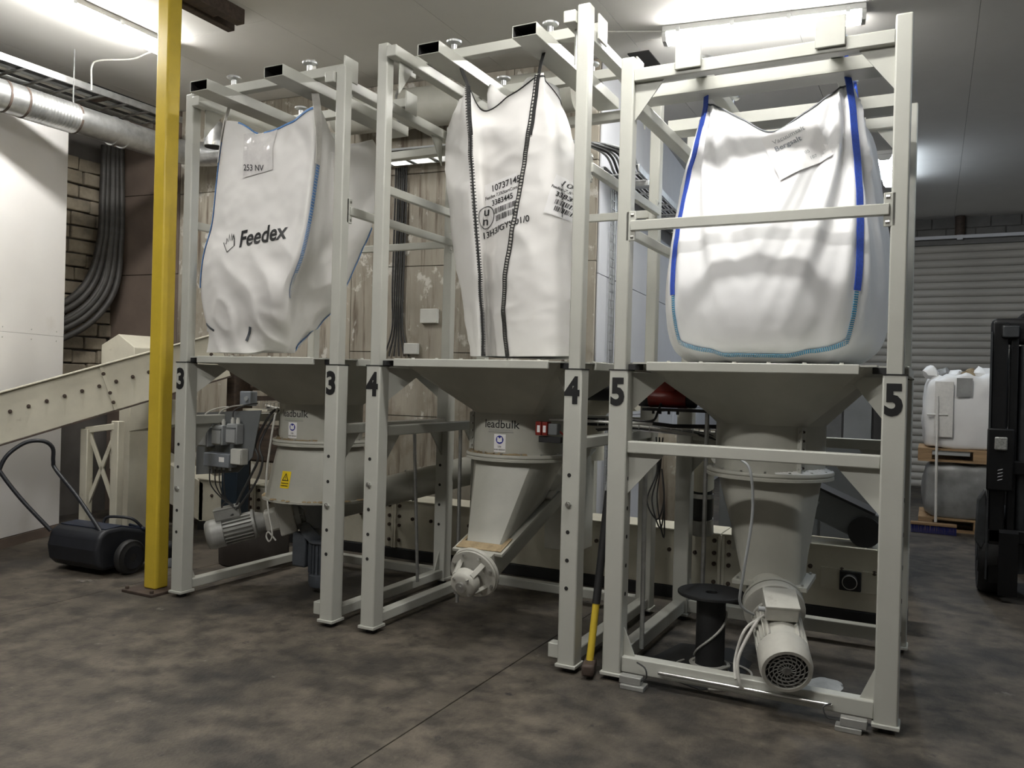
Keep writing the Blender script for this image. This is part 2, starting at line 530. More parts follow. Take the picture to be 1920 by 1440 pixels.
# ---------------------------------------------------------------- the three bag stations
W_, T_, D_, ZB, ZL = 1.265, .098, 1.266, .04, 1.57
CX = (W_ + T_) / 2
STN = {3: (-1.547, -.028, 3.36), 4: (0.0, 0.0, 3.46), 5: (1.506, .016, 3.15)}
disc = MB().cyl((0, 0, 0), (0, -.0015, 0), .0105, n=12).mesh('bolt_hole', DARK)
hexb = MB().cyl((0, 0, 0), (0, -.012, 0), .016, n=6).cyl((0, -.004, 0), (0, -.018, 0), .008, n=8).mesh('bolt', STEEL)
nub = MB().cyl((0, 0, 0), (0, 0, .010), .010, n=6).mesh('nut', PAINT)

def frame(k):
    x0, y0, top = STN[k]
    names = {3: 'beige steel bag frame numbered 3 beside the yellow column',
             4: 'beige steel bag frame numbered 4 between frames 3 and 5',
             5: 'beige steel bag frame numbered 5 nearest the camera'}
    t = thing('bag_frame', (x0, y0, 0), names[k], 'steel frame', 'three numbered bag frames')
    base = lambda p: V((x0 + p[0], y0 + p[1], p[2]))
    # frame 5 is the same frame turned a quarter: its open side faces right
    rot = lambda p: V((x0 + CX - (p[1] - CX), y0 + CX + (p[0] - CX), p[2]))
    T = rot if k == 5 else base
    e = .014
    for i in (0, 1):
        for j in (0, 1):
            ax, ay = i * W_, j * D_
            MB(base).box(ax, ax + T_, ay, ay + T_, ZB, ZL).build('lower_post', PAINT, t, bev=.008, seg=3)
            MB(base).box(ax + e, ax + T_ - e, ay + e, ay + T_ - e, ZL - .05, top).build('upper_post', PAINT, t, bev=.008, seg=3)
            MB(base).box(ax - .008, ax + T_ + .008, ay - .012, ay + T_ + .012, ZB - .014, ZB + .004).build('foot_plate', PAINT, t, bev=.003, seg=1)
            MB(base).cyl((ax + .05, ay + .05, 0), (ax + .05, ay + .05, ZB - .012), .032, n=14).build('foot', RUBBER, t)
            MB(base).box(ax - .002, ax + T_ + .002, ay - .002, ay + T_ + .002, ZL - .004, ZL + .002).build('post_cap', DARK, t)
    # bottom beams: two sides and the closed end
    bz = (.045, .105) if k != 5 else (.05, .128)
    for u in (.015, W_ + .015):
        MB(T).box(u, u + .068, T_, D_, *bz).build('bottom_beam', PAINT, t, bev=.006)
        MB(T).box(u, u + .068, T_, D_, 1.152, 1.212).build('middle_beam', PAINT, t, bev=.006)
        for (va, s) in ((T_, 1), (D_, -1)):
            MB(T).prism([(u + .030, va, 1.152), (u + .030, va + s * .185, 1.152), (u + .030, va, .945)], (.008, 0, 0)).build('gusset', PAINT, t)
            MB(T).prism([(u + .030, va, bz[1]), (u + .030, va + s * .06, bz[1]), (u + .030, va, bz[1] + .14)], (.01, 0, 0)).build('foot_gusset', PAINT, t)
    MB(T).box(T_, W_, D_ + .015, D_ + .083, *bz).build('bottom_beam', PAINT, t, bev=.006)
    # rails the lifting cross rests on
    rz = {3: 3.265, 4: 3.365, 5: 3.022}[k]
    us = ((.088, .156), (W_ + T_ - .156, W_ + T_ - .088)) if k != 5 else ((.016, .084), (W_ + T_ - .084, W_ + T_ - .016))
    for (ua, ub) in us:
        va, vb = (-.004, D_ + T_) if k != 5 else (T_ - .016, D_ + .016)
        MB(T).box(ua, ub, va, vb, rz, rz + .066).build('top_rail', PAINT, t, bev=.006)
        um = ua + .03
        for (v0, s) in ((T_ - .014, 1), (D_ + .014, -1)):
            MB(T).prism([(um, v0, rz + .01), (um, v0 + s * .155, rz + .01), (um, v0, rz - .19)], (.008, 0, 0)).build('top_gusset', PAINT, t)
    MB(T).box(T_ - .016, W_ + .016, D_ + .016, D_ + .082, rz - .1, rz - .04).build('top_rail', PAINT, t, bev=.006)
    # guard bars round the bag
    gz = {3: 2.475, 4: 2.60, 5: 2.268}[k]
    bars = [((.02, T_ - .01, 0), (.02, D_ + .01, 0)), ((W_ + .078, T_ - .01, 0), (W_ + .078, D_ + .01, 0)), ((T_ - .01, D_ + .07, 0), (W_ + .01, D_ + .07, 0))]
    for (p, q) in bars:
        p, q = T(p), T(q)
        p.z = q.z = gz + .026
        MB().beam(p, q, .034, .052).build('guard_bar', PAINT, t, bev=.005)
        d = (q - p).normalized()
        for c, s in ((p, 1), (q, -1)):
            n = V((d.y, -d.x, 0))
            b = MB().beam(c + d * s * .0 + V((0, 0, -.075)), c + d * s * .0 + V((0, 0, .075)), .012, .05, up=(d.x, d.y, 0))
            b.build('bar_bracket', PAINT, t, bev=.003, seg=1)
            for dz in (-.055, .055):
                b = MB().cyl(c + V((0, 0, dz)) + n * .0 - d * s * .0, c + V((0, 0, dz)) + d * s * .016, .011, n=6)
                b.build('bolt', STEEL, t)
    # corner gussets under the tray, set diagonally
    for i in (0, 1):
        for j in (0, 1):
            c = V((i * W_ + (T_ if i == 0 else 0), j * D_ + (T_ if j == 0 else 0), 0))
            dg = V((1 if i == 0 else -1, 1 if j == 0 else -1, 0)).normalized()
            nn = V((-dg.y, dg.x, 0)) * .004
            c = c - dg * .008
            P = [c + V((0, 0, ZL - .012)), c + dg * .21 + V((0, 0, ZL - .012)), c + dg * .21 + V((0, 0, ZL - .03)), c + V((0, 0, ZL - .205))]
            MB(base).prism([p - nn for p in P], nn * 2).build('tray_gusset', PAINT, t)
    # holes and bolts
    hz = (1.021, .870, .726, .580, .436)
    for i in (0, 1):
        for n, z in enumerate(hz):
            bolt = (k == 4 and n == 1) or (k == 3 and i == 0 and n == 2) or (k == 3 and i == 1 and n == 2)
            if k == 5: continue
            inst('bolt' if bolt else 'bolt_hole', hexb if bolt else disc, t, base((i * W_ + .042, 0, z)))
        for z in hz:
            if k == 5: inst('bolt_hole', disc, t, base((i * W_ + T_, .045, z)), (0, 0, math.pi / 2))
            if k != 5: inst('bolt_hole', disc, t, base((i * W_ + .042, D_, z)))
    if k in (3, 4):
        MB(base).box(W_ - .062, W_ + .002, .02, .085, .06, .135).build('beam_stub', PAINT, t, bev=.004)
    # painted numbers
    for i in (0, 1):
        o = base((i * W_ + .047, 0, 1.452))
        decal('number', text_mesh(str(k), .184, .0082), BLACK, t, o, (.84, 0, 0), (0, 0, 1.0))
    return t
for k in (3, 4, 5): frame(k)

# ---------------------------------------------------------------- lifting crosses
def cross(k, c, ang, z, label):
    t = thing('lifting_cross', (c[0], c[1], z), label, 'lifting cross', 'bag lifting crosses on the frames')
    ca_, sa_ = math.cos(ang), math.sin(ang)
    def T(p): return V((c[0] + ca_ * p[0] - sa_ * p[1], c[1] + sa_ * p[0] + ca_ * p[1], z + p[2]))
    for s in (-1, 1):
        MB(T).hollow((s * .307, -.63, -.036), (s * .307, .68, -.036), .148, .068, .005).build('fork_tube', PAINT, t, bev=.003, seg=1)
        MB(T).hollow((s * .307, -.627, -.036), (s * .307, .667, -.036), .1378, .0578, .0008).build('shade_lining', DARK, t)  # dark sleeve, paints in the shade deep inside the tube
        MB(T).box(s * .307 - .068, s * .307 + .068, .668, .674, -.066, -.006).build('light_stop', PAINT, t)  # end plate added to keep light out of the tube
        MB(T).box(-.64, .64, s * .325 - .03, s * .325 + .03, .002, .062).build('arm', PAINT, t, bev=.005)
        for q in (-1, 1):
            MB(T).box(q * .64 - .006, q * .64 + .006, s * .325 - .065, s * .325 + .065, -.045, .095).build('end_plate', PAINT, t, bev=.004)
            h = MB(T).cyl((q * .32, s * .325, .062), (q * .32, s * .325, .105), .018, n=12)
            h.lathe([(.020, .10), (.046, .108), (.048, .118), (.030, .128)], (q * .32, s * .325, 0), n=20)
            h.build('hook_disc', GALV, t)
    return t
cross(3, (-.86, .39), 0, 3.331, 'beige lifting cross pushed forward above the slumped bag')
cross(4, (.648, .68), 0, 3.431, 'beige lifting cross with open fork tubes holding the black-seamed bag')
cross(5, (2.192, .66), math.pi / 2, 3.088, 'beige lifting cross turned sideways over the full bag')

# ---------------------------------------------------------------- hoppers
def loft(mb, A, B, cap=False):
    n = len(A)
    mb.add(A + B, [(i, (i + 1) % n, n + (i + 1) % n, n + i) for i in range(n)])
    if cap: mb.f.append(tuple(range(len(mb.v) - n, len(mb.v))))

def sq_ring(cx, cy, h, z, n=48):
    out = []
    for i in range(n):
        a = 2 * math.pi * (i + .5) / n
        c, s = math.cos(a), math.sin(a); m = max(abs(c), abs(s))
        out.append(V((cx + h * c / m, cy + h * s / m, z)))
    return out

def rc_ring(cx, cy, hx, hy, zf, n=48):
    out = []
    for i in range(n):
        a = 2 * math.pi * (i + .5) / n
        c, s = math.cos(a), math.sin(a); m = max(abs(c), abs(s))
        y = cy + hy * s / m
        out.append(V((cx + hx * c / m, y, zf(y))))
    return out

def ci_ring(cx, cy, r, z, n=48):
    return [V((cx + r * math.cos(2 * math.pi * (i + .5) / n), cy + r * math.sin(2 * math.pi * (i + .5) / n), z)) for i in range(n)]

def rivet_strip(t, cx, cy, ang, r, z0, z1, nb=5):
    d = V((math.cos(ang), math.sin(ang), 0)); n = V((-d.y, d.x, 0))
    c = V((cx, cy, 0)) + d * r
    MB().beam(c + V((0, 0, z0)) + d * .018, c + V((0, 0, z1)) + d * .018, .006, .042, up=(d.x, d.y, 0)).build('clamp_strip', PAINT, t, bev=.002, seg=1)
    MB().beam(c + V((0, 0, z0)) + n * .02 + d * .004, c + V((0, 0, z1)) + n * .02 + d * .004, .045, .006, up=(d.x, d.y, 0)).build('clamp_strip', PAINT, t, bev=.002, seg=1)
    for i in range(nb):
        z = z0 + (i + .5) * (z1 - z0) / nb
        for s in (-1, 1):
            pass
        MB().cyl(c + d * .02 + V((0, 0, z)) - n * .008, c + d * .02 + V((0, 0, z)) + n * .012, .008, n=6).build('bolt', STEEL, t)
        MB().cyl(c + n * .026 + d * .004 + V((0, 0, z)), c + n * .026 + d * .014 + V((0, 0, z)), .007, n=6).build('bolt', RUST, t)

HOP = {}
def hopper(k):
    x0, y0, top = STN[k]
    cx, cy = x0 + CX, y0 + CX
    lab = {3: 'grey round hopper with yellow warning sticker under the leftmost bag',
           4: 'grey hopper with slanted outlet and round instruction sign under the middle bag',
           5: 'grey hopper with plain tapering outlet under the full bag'}
    t = thing('hopper', (cx, cy, 1.0), lab[k], 'hopper', 'hoppers under the bags')
    q = .122; L = W_ + T_
    P = [(q, .004), (L - q, .004), (L - q, q), (L - .004, q), (L - .004, L - q), (L - q, L - q), (L - q, L - .004), (q, L - .004), (q, L - q), (.004, L - q), (.004, q), (q, q)]
    MB().prism([(x0 + a, y0 + b, 1.601) for a, b in P], (0, 0, .008)).build('tray', PAINT, t)
    for (a, b) in ((q - .05, .06), (L - q - .02, .06)):
        MB().box(x0 + a, x0 + a + .07, y0 + .045, y0 + .11, 1.572, 1.6).build('rubber_pad', RUBBER, t)
    ed = .192
    for (a0, a1, b0, b1) in ((ed, L - ed, -.003, .02), (ed, L - ed, L - .02, L + .003)):
        MB().box(x0 + a0, x0 + a1, y0 + b0, y0 + b1, 1.566, 1.612).build('tray_flange', PAINT, t, bev=.005)
    for (a0, a1) in ((-.003, .02), (L - .02, L + .003)):
        MB().box(x0 + a0, x0 + a1, y0 + ed, y0 + L - ed, 1.566, 1.612).build('tray_flange', PAINT, t, bev=.005)
    for i in range(6):
        inst('nut', nub, t, (x0 + ed + .1 + i * .16, y0 + .05, 1.609))
        inst('nut', nub, t, (x0 + L - .05, y0 + ed + .1 + i * .16, 1.609))
    m = MB(); loft(m, sq_ring(cx, cy, .575, 1.60), ci_ring(cx, cy, .285, 1.305)); m.build('hopper_cone', PAINT2, t, sharp=20)
    MB().lathe([(.283, 1.06), (.285, 1.06), (.285, 1.31), (.283, 1.31)], (cx, cy, 0), n=64).build('hopper_cylinder', PAINT2, t)
    MB().lathe([(.28, 1.062), (.328, 1.062), (.331, 1.058), (.331, 1.046), (.326, 1.043), (.326, 1.038), (.331, 1.035), (.331, 1.022), (.28, 1.02)], (cx, cy, 0), n=64).build('ring_flange', PAINT2, t)
    rb = MB().cyl((0, 0, -.012), (0, 0, .010), .007, n=6).mesh('bolt', STEEL)
    for i in range(16):
        a = 2 * math.pi * i / 16 + .1
        inst('bolt', rb, t, (cx + .312 * math.cos(a), cy + .312 * math.sin(a), 1.062))
    cyl_ob = [o for o in C.objects if o.parent == t and o.name.startswith('hopper_cylinder')][0]
    if k == 3:
        m = MB(); m.lathe([(.292, 1.02), (.300, .99), (.370, .665), (.372, .652), (.30, .648)], (cx, cy, 0), n=64)
        oc = m.build('outlet_drum', PAINT2, t)
        MB().lathe([(.36, .665), (.392, .662), (.392, .648), (.3, .645)], (cx, cy, 0), n=64).build('drum_rim', PAINT2, t)
        d = MB()
        for i in range(90):
            a = random.uniform(0, 6.28); r = random.uniform(.374, .388)
            d.lathe([(.018, 0), (.012, .006), (.002, .009)], (cx + r * math.cos(a), cy + r * math.sin(a), .662), n=7)
        tag(d.build('dust_bead', DUST, t), None, None, kind='stuff')
        MB().lathe([(0, .44), (.08, .44), (.11, .56), (.20, .648), (0, .648)], (cx, cy, 0), n=40).build('agitator_housing', GREYP, t)
        rivet_strip(t, cx, cy, math.radians(196), .285, 1.07, 1.30)
        wv = V((-math.sin(math.radians(-27)), 0, 0))
    elif k == 4:
        zf = lambda y: .535 + .343 * (y - .15)
        m = MB(); loft(m, ci_ring(cx, cy, .282, 1.022), rc_ring(.695, .52, .118, .31, lambda y: zf(y) + .004)); m.build('outlet_cone', PAINT2, t, sharp=30)
        MB().prism([(.535, .14, zf(.14)), (.855, .14, zf(.14)), (.855, .93, zf(.93)), (.535, .93, zf(.93))], (0, .004, -.014)).build('outlet_flange', PAINT2, t)
        MB().prism([(.55, .155, zf(.155) + .004), (.84, .155, zf(.155) + .004), (.84, .30, zf(.30) + .004), (.815, .30, zf(.3) + .005), (.815, .212, zf(.212) + .012), (.575, .212, zf(.212) + .012), (.575, .34, zf(.34) + .004), (.55, .34, zf(.34) + .004)], (0, 0, .003)).build('dust_layer', DUST, t)
        rivet_strip(t, cx, cy, math.radians(196), .285, 1.07, 1.30)
    else:
        m = MB(); loft(m, ci_ring(cx, cy, .270, 1.022), rc_ring(cx + .058, cy - .10, .142, .142, lambda y: .50)); m.build('outlet_cone', PAINT2, t, sharp=30)
        MB().box(cx - .125, cx + .245, cy - .285, cy + .085, .478, .502).build('outlet_flange', PAINT2, t, bev=.002)
        for (a, b) in ((-.1, -.26), (.22, -.26), (.06, -.26), (-.1, .06), (.22, .06)):
            inst('bolt', rb, t, (cx + a, cy + b, .503))
        rivet_strip(t, cx, cy, math.radians(-52), .285, 1.07, 1.30)
        pw = MB()
        for i in range(40):
            a = math.radians(-75 + i * 2.6)
            h = .004 + .016 * math.sin(i / 40 * math.pi) * random.uniform(.7, 1.1)
            p0 = [V((cx + r * math.cos(a + da), cy + r * math.sin(a + da), z)) for da in (0, math.radians(3)) for r, z in ((.285, 1.062), (.286, 1.064 + h), (.327, 1.063))]
            pw.add(p0, [(0, 1, 4, 3), (1, 2, 5, 4)])
        pw.build('powder_bead', POWDER, t)
    if k in (3, 4):
        d = MB()
        for i in range(46):
            a = math.radians(-175 + i * 2.6)
            h = .003 + .008 * random.random()
            p0 = [V((cx + r * math.cos(a + da), cy + r * math.sin(a + da), z)) for da in (0, math.radians(2.7)) for r, z in ((.286, 1.062), (.29, 1.063 + h), (.322, 1.0632))]
            d.add(p0, [(0, 1, 4, 3), (1, 2, 5, 4)])
        d.build('dust_bead', DUST, t)
        # printing on the cylinder, facing the aisle
        tg = bvh(cyl_ob)
        a0 = math.radians(-88 if k == 4 else -78)
        if k == 3: a0 = math.radians(-92)
        nd = V((math.cos(a0), math.sin(a0), 0)); xd = V((-nd.y, nd.x, 0)); up = V((0, 0, 1))
        c = V((cx, cy, 0)) + nd * .285
        def put(nm, g, mt, dx, z, lift=.002): decal(nm, g, mt, t, c + xd * dx + V((0, 0, z)), xd, up, tg, lift, .02)
        put('maker_lettering', text_mesh('leadbulk', .068, .0004), BLACK, 0, 1.240)
        put('small_lettering', text_mesh('PULVERHANTERING', .0135, 0, 1.35), GREENT if k == 3 else BOXD, 0, 1.205)
        put('print_line', rect_pts(.165, .0025), GREYP, 0, 1.194)
        put('instruction_sign', rect_pts(.076, .106), PAPER, -.002, 1.130)
        put('sign_symbol', disc_pts(.025), BLUESIGN, -.002, 1.150, .003)
        bk = [(-.016, -.011, 0), (0, -.016, 0), (.016, -.011, 0), (.016, .014, 0), (.009, .016, 0), (0, .007, 0), (-.009, .016, 0), (-.016, .014, 0)]
        put('book_symbol', (bk, [(0, 1, 5, 6, 7), (1, 2, 3, 4, 5)]), PAPER, -.002, 1.150, .004)
        put('sign_lettering', text_mesh('Läs', .017, .0002), BLACK, -.002, 1.110, .003)
        put('sign_lettering', text_mesh('instruktion', .0165, .0002), BLACK, -.002, 1.092, .003)
    if k == 3:
        tg = bvh(oc)
        a0 = math.radians(-92)
        nd = V((math.cos(a0), math.sin(a0), -.0)); xd = V((-nd.y, nd.x, 0)); up = V((0, 0, 1))
        c = V((cx, cy, 0)) + nd * .36
        def put2(nm, g, mt, dx, z, lift): decal(nm, g, mt, t, c + xd * dx + V((0, 0, z)), xd, up, tg, lift, .02)
        put2('warning_sign', rect_pts(.078, .112), YSIGN, .0, .80, .002)
        tri = [(-.030, -.022, 0), (.030, -.022, 0), (0, .03, 0), (-.0205, -.0165, 0), (.0205, -.0165, 0), (0, .019, 0)]
        put2('warning_symbol', (tri, [(0, 1, 4, 3), (1, 2, 5, 4), (2, 0, 3, 5)]), BLACK, .0, .815, .0035)
        put2('warning_symbol', text_mesh('!', .032, .0006), BLACK, .0, .810, .0035)
        put2('sign_lettering', text_mesh('Roterande', .0145, .0003), BLACK, .0, .778, .0035)
        put2('sign_lettering', text_mesh('maskindelar', .0135, .0003), BLACK, .0, .761, .0035)
    return t
for k in (3, 4, 5): HOP[k] = hopper(k)
# ---------------------------------------------------------------- big bags
BAG3 = [[[-1.363, 0.42, 1.639], [-1.403, 0.1, 1.639], [-1.126, 0.03, 1.638], [-0.943, 0.08, 1.641], [-0.873, 0.2, 1.647], [-0.872, 0.3, 1.651], [-0.943, 0.42, 1.656], [-1.04, 0.55, 1.661], [-1.185, 0.63, 1.661], [-1.312, 0.53, 1.65]], [[-1.342, 0.42, 1.75], [-1.382, 0.1, 1.75], [-1.119, 0.02, 1.745], [-0.881, 0.06, 1.747], [-0.785, 0.15, 1.752], [-0.785, 0.25, 1.758], [-0.907, 0.45, 1.771], [-1.078, 0.7, 1.786], [-1.2, 0.78, 1.786], [-1.306, 0.68, 1.768]], [[-1.37, 0.4, 1.893], [-1.41, 0.08, 1.893], [-1.129, -0.02, 1.88], [-0.828, -0.0, 1.878], [-0.707, 0.06, 1.881], [-0.718, 0.18, 1.892], [-0.847, 0.5, 1.92], [-0.97, 0.8, 1.947], [-1.146, 0.88, 1.947], [-1.3, 0.78, 1.92]], [[-1.384, 0.38, 2.07], [-1.424, 0.06, 2.07], [-1.138, -0.04, 2.051], [-0.84, -0.04, 2.042], [-0.661, -0.02, 2.04], [-0.656, 0.08, 2.051], [-0.741, 0.45, 2.095], [-0.856, 0.85, 2.143], [-1.083, 0.93, 2.143], [-1.282, 0.83, 2.106]], [[-1.362, 0.38, 2.284], [-1.402, 0.06, 2.284], [-1.132, -0.03, 2.258], [-0.812, -0.03, 2.244], [-0.621, 0.0, 2.24], [-0.554, 0.05, 2.244], [-0.679, 0.45, 2.309], [-0.773, 0.9, 2.379], [-1.025, 0.98, 2.379], [-1.245, 0.88, 2.332]], [[-1.312, 0.4, 2.499], [-1.352, 0.08, 2.499], [-1.1, 0.0, 2.469], [-0.803, 0.0, 2.45], [-0.581, 0.02, 2.439], [-0.514, 0.06, 2.442], [-0.618, 0.45, 2.52], [-0.656, 0.9, 2.604], [-0.934, 0.98, 2.604], [-1.178, 0.88, 2.551]], [[-1.303, 0.42, 2.753], [-1.343, 0.1, 2.753], [-1.116, 0.03, 2.718], [-0.808, 0.02, 2.69], [-0.555, 0.03, 2.671], [-0.492, 0.08, 2.677], [-0.595, 0.45, 2.768], [-0.627, 0.9, 2.87], [-0.913, 0.98, 2.87], [-1.164, 0.88, 2.812]], [[-1.272, 0.42, 3.0], [-1.312, 0.1, 3.0], [-1.117, 0.06, 2.969], [-0.812, 0.04, 2.932], [-0.558, 0.05, 2.908], [-0.482, 0.1, 2.914], [-0.59, 0.45, 3.016], [-0.625, 0.88, 3.133], [-0.9, 0.96, 3.133], [-1.14, 0.86, 3.067]], [[-1.235, 0.42, 3.181], [-1.275, 0.1, 3.181], [-1.124, 0.08, 3.15], [-0.978, 0.1, 3.069], [-0.718, 0.1, 3.115], [-0.482, 0.08, 3.174], [-0.627, 0.45, 3.063], [-0.638, 0.85, 3.195], [-0.893, 0.93, 3.195], [-1.116, 0.83, 3.188]]]
BAG4 = [[[0.398, 0.55, 1.648], [0.53, 0.35, 1.641], [0.623, 0.28, 1.639], [0.595, 0.43, 1.645], [0.814, 0.25, 1.64], [1.138, 0.17, 1.64], [1.16, 0.42, 1.65], [1.0, 0.77, 1.65], [0.829, 1.02, 1.649], [0.478, 0.9, 1.648]], [[0.366, 0.55, 1.808], [0.53, 0.33, 1.792], [0.617, 0.27, 1.788], [0.583, 0.43, 1.799], [0.796, 0.23, 1.784], [1.134, 0.17, 1.779], [1.155, 0.42, 1.796], [0.995, 0.77, 1.796], [0.81, 1.02, 1.802], [0.446, 0.9, 1.808]], [[0.338, 0.55, 1.976], [0.516, 0.32, 1.95], [0.611, 0.26, 1.943], [0.577, 0.42, 1.959], [0.79, 0.22, 1.935], [1.13, 0.17, 1.924], [1.151, 0.42, 1.947], [0.991, 0.77, 1.947], [0.795, 1.02, 1.962], [0.418, 0.9, 1.976]], [[0.276, 0.55, 2.212], [0.492, 0.3, 2.17], [0.602, 0.24, 2.157], [0.57, 0.4, 2.18], [0.811, 0.2, 2.144], [1.124, 0.17, 2.127], [1.145, 0.42, 2.16], [0.985, 0.77, 2.16], [0.761, 1.02, 2.186], [0.356, 0.9, 2.212]], [[0.207, 0.55, 2.554], [0.46, 0.27, 2.482], [0.585, 0.21, 2.462], [0.577, 0.345, 2.489], [0.87, 0.18, 2.437], [1.116, 0.17, 2.418], [1.136, 0.42, 2.465], [0.976, 0.77, 2.465], [0.722, 1.02, 2.51], [0.287, 0.9, 2.554]], [[0.177, 0.55, 2.895], [0.425, 0.27, 2.801], [0.566, 0.19, 2.767], [0.584, 0.295, 2.791], [0.918, 0.18, 2.73], [1.107, 0.17, 2.709], [1.115, 0.42, 2.771], [0.955, 0.77, 2.771], [0.696, 1.02, 2.833], [0.257, 0.9, 2.895]], [[0.187, 0.55, 3.098], [0.42, 0.28, 2.994], [0.55, 0.19, 2.953], [0.613, 0.26, 2.966], [0.94, 0.19, 2.908], [1.096, 0.17, 2.884], [1.085, 0.4, 2.951], [0.925, 0.75, 2.951], [0.686, 1.02, 3.024], [0.267, 0.9, 3.098]], [[0.306, 0.5, 3.219], [0.422, 0.33, 3.2], [0.472, 0.28, 3.234], [0.572, 0.34, 3.101], [0.954, 0.24, 3.22], [0.988, 0.26, 3.192], [1.004, 0.42, 3.135], [0.844, 0.77, 3.135], [0.705, 1.02, 3.177], [0.386, 0.9, 3.219]]]

def cr(p0, p1, p2, p3, t):
    return .5 * ((2 * p1) + (p2 - p0) * t + (2 * p0 - 5 * p1 + 4 * p2 - p3) * t * t + (3 * p1 - p0 - 3 * p2 + p3) * t ** 3)

class Bag:
    """smooth cloth tube through rows of control points (columns go round, rows go up)"""
    def __init__(s, rows):
        s.g = np.array(rows, float); s.nr, s.nc = s.g.shape[:2]
    def row(s, i, u):
        k = int(math.floor(u)) ; t = u - k; g = s.g[i]; n = s.nc
        return cr(g[(k - 1) % n], g[k % n], g[(k + 1) % n], g[(k + 2) % n], t)
    def at(s, u, v):
        k = min(int(math.floor(v)), s.nr - 2); t = v - k
        return cr(s.row(max(k - 1, 0), u), s.row(k, u), s.row(k + 1, u), s.row(min(k + 2, s.nr - 1), u), t)
    def mesh(s, nu, nv, disp):
        P = np.zeros((nv + 1, nu, 3))
        for j in range(nv + 1):
            for i in range(nu):
                P[j, i] = s.at(i * s.nc / nu, j * (s.nr - 1) / nv)
        s.nu, s.nv = nu, nv
        dv = np.gradient(P, axis=0); du = (np.roll(P, -1, 1) - np.roll(P, 1, 1))
        N = np.cross(du, dv); N /= (np.linalg.norm(N, axis=2, keepdims=True) + 1e-9)
        for j in range(nv + 1):
            for i in range(nu):
                P[j, i] += N[j, i] * disp(P[j, i], i * s.nc / nu, j * (s.nr - 1) / nv)
        s.P = P; s.N = N
        return P, N
    def build(s, name, mt, parent, bottom=True):
        nu, nv = s.nu, s.nv
        mb = MB()
        vs = [V(p) for p in s.P.reshape(-1, 3)]
        fs = [(j * nu + i, j * nu + (i + 1) % nu, (j + 1) * nu + (i + 1) % nu, (j + 1) * nu + i) for j in range(nv) for i in range(nu)]
        if bottom: fs.append(tuple(reversed(range(nu))))
        mb.add(vs, fs)
        return mb.build(name, mt, parent, sharp=75)
    def surf(s, u, v):
        i = u / s.nc * s.nu; j = v / (s.nr - 1) * s.nv
        i0, j0 = int(math.floor(i)), min(int(math.floor(j)), s.nv - 1); a, b = i - i0, j - j0
        Q = lambda A: (A[j0, i0 % s.nu] * (1 - a) + A[j0, (i0 + 1) % s.nu] * a) * (1 - b) + (A[j0 + 1, i0 % s.nu] * (1 - a) + A[j0 + 1, (i0 + 1) % s.nu] * a) * b
        return V(Q(s.P)), V(Q(s.N)).normalized()
    def ribbon(s, path, w, mt, parent, name, lift=.004, thick=.004, n=60, extra=None):
        """tape sewn on the surface along (u, v) points; extra = free points it goes on to"""
        pts = []
        for i in range(n + 1):
            f = i / n * (len(path) - 1); k = min(int(f), len(path) - 2); t = f - k
            u = path[k][0] * (1 - t) + path[k + 1][0] * t; v = path[k][1] * (1 - t) + path[k + 1][1] * t
            p, nn = s.surf(u, v); pts.append((p + nn * lift, nn))
        if extra:
            for e in extra: pts.append((V(e), pts[-1][1]))
        vs = []; fs = []
        for i, (p, nn) in enumerate(pts):
            d = (pts[min(i + 1, len(pts) - 1)][0] - pts[max(i - 1, 0)][0]).normalized()
            x = d.cross(nn).normalized()
            for a, b in ((-1, -1), (1, -1), (1, 1), (-1, 1)):
                vs.append(p + x * a * w / 2 + nn * b * thick / 2)
        m = len(pts)
        for i in range(m - 1):
            for q in range(4):
                fs.append((i * 4 + q, i * 4 + (q + 1) % 4, i * 4 + 4 + (q + 1) % 4, i * 4 + 4 + q))
        fs += [(3, 2, 1, 0), (m * 4 - 4, m * 4 - 3, m * 4 - 2, m * 4 - 1)]
        return MB().add(vs, fs).build(name, mt, parent)
    def stitches(s, path, w, mt, parent, name, count, lift=.0075, th=.003):
        """cross stitches along the tape, joined into one part"""
        mb = MB()
        for i in range(count):
            f = i / count * (len(path) - 1); k = min(int(f), len(path) - 2); t = f - k
            uv = [path[k][c] * (1 - t) + path[k + 1][c] * t for c in (0, 1)]
            f2 = min((i + .3) / count, .999) * (len(path) - 1); k2 = min(int(f2), len(path) - 2); t2 = f2 - k2
            uv2 = [path[k2][c] * (1 - t2) + path[k2 + 1][c] * t2 for c in (0, 1)]
            p, nn = s.surf(*uv); p2, _ = s.surf(*uv2)
            d = p2 - p
            if d.length < 1e-6: continue
            d.normalize(); x = d.cross(nn).normalized(); p = p + nn * lift
            mb.beam(p - x * w / 2, p + x * w / 2, th, .002, up=nn)
        o = mb.build(name, mt, parent); o['kind'] = 'stuff'
        return o

def fbm(p, sc, oct=3):
    return noise.fractal(V(p) * sc, .8, 2.0, oct)
def ridge(p, sc):
    return 1 - abs(noise.noise(V(p) * sc)) * 2

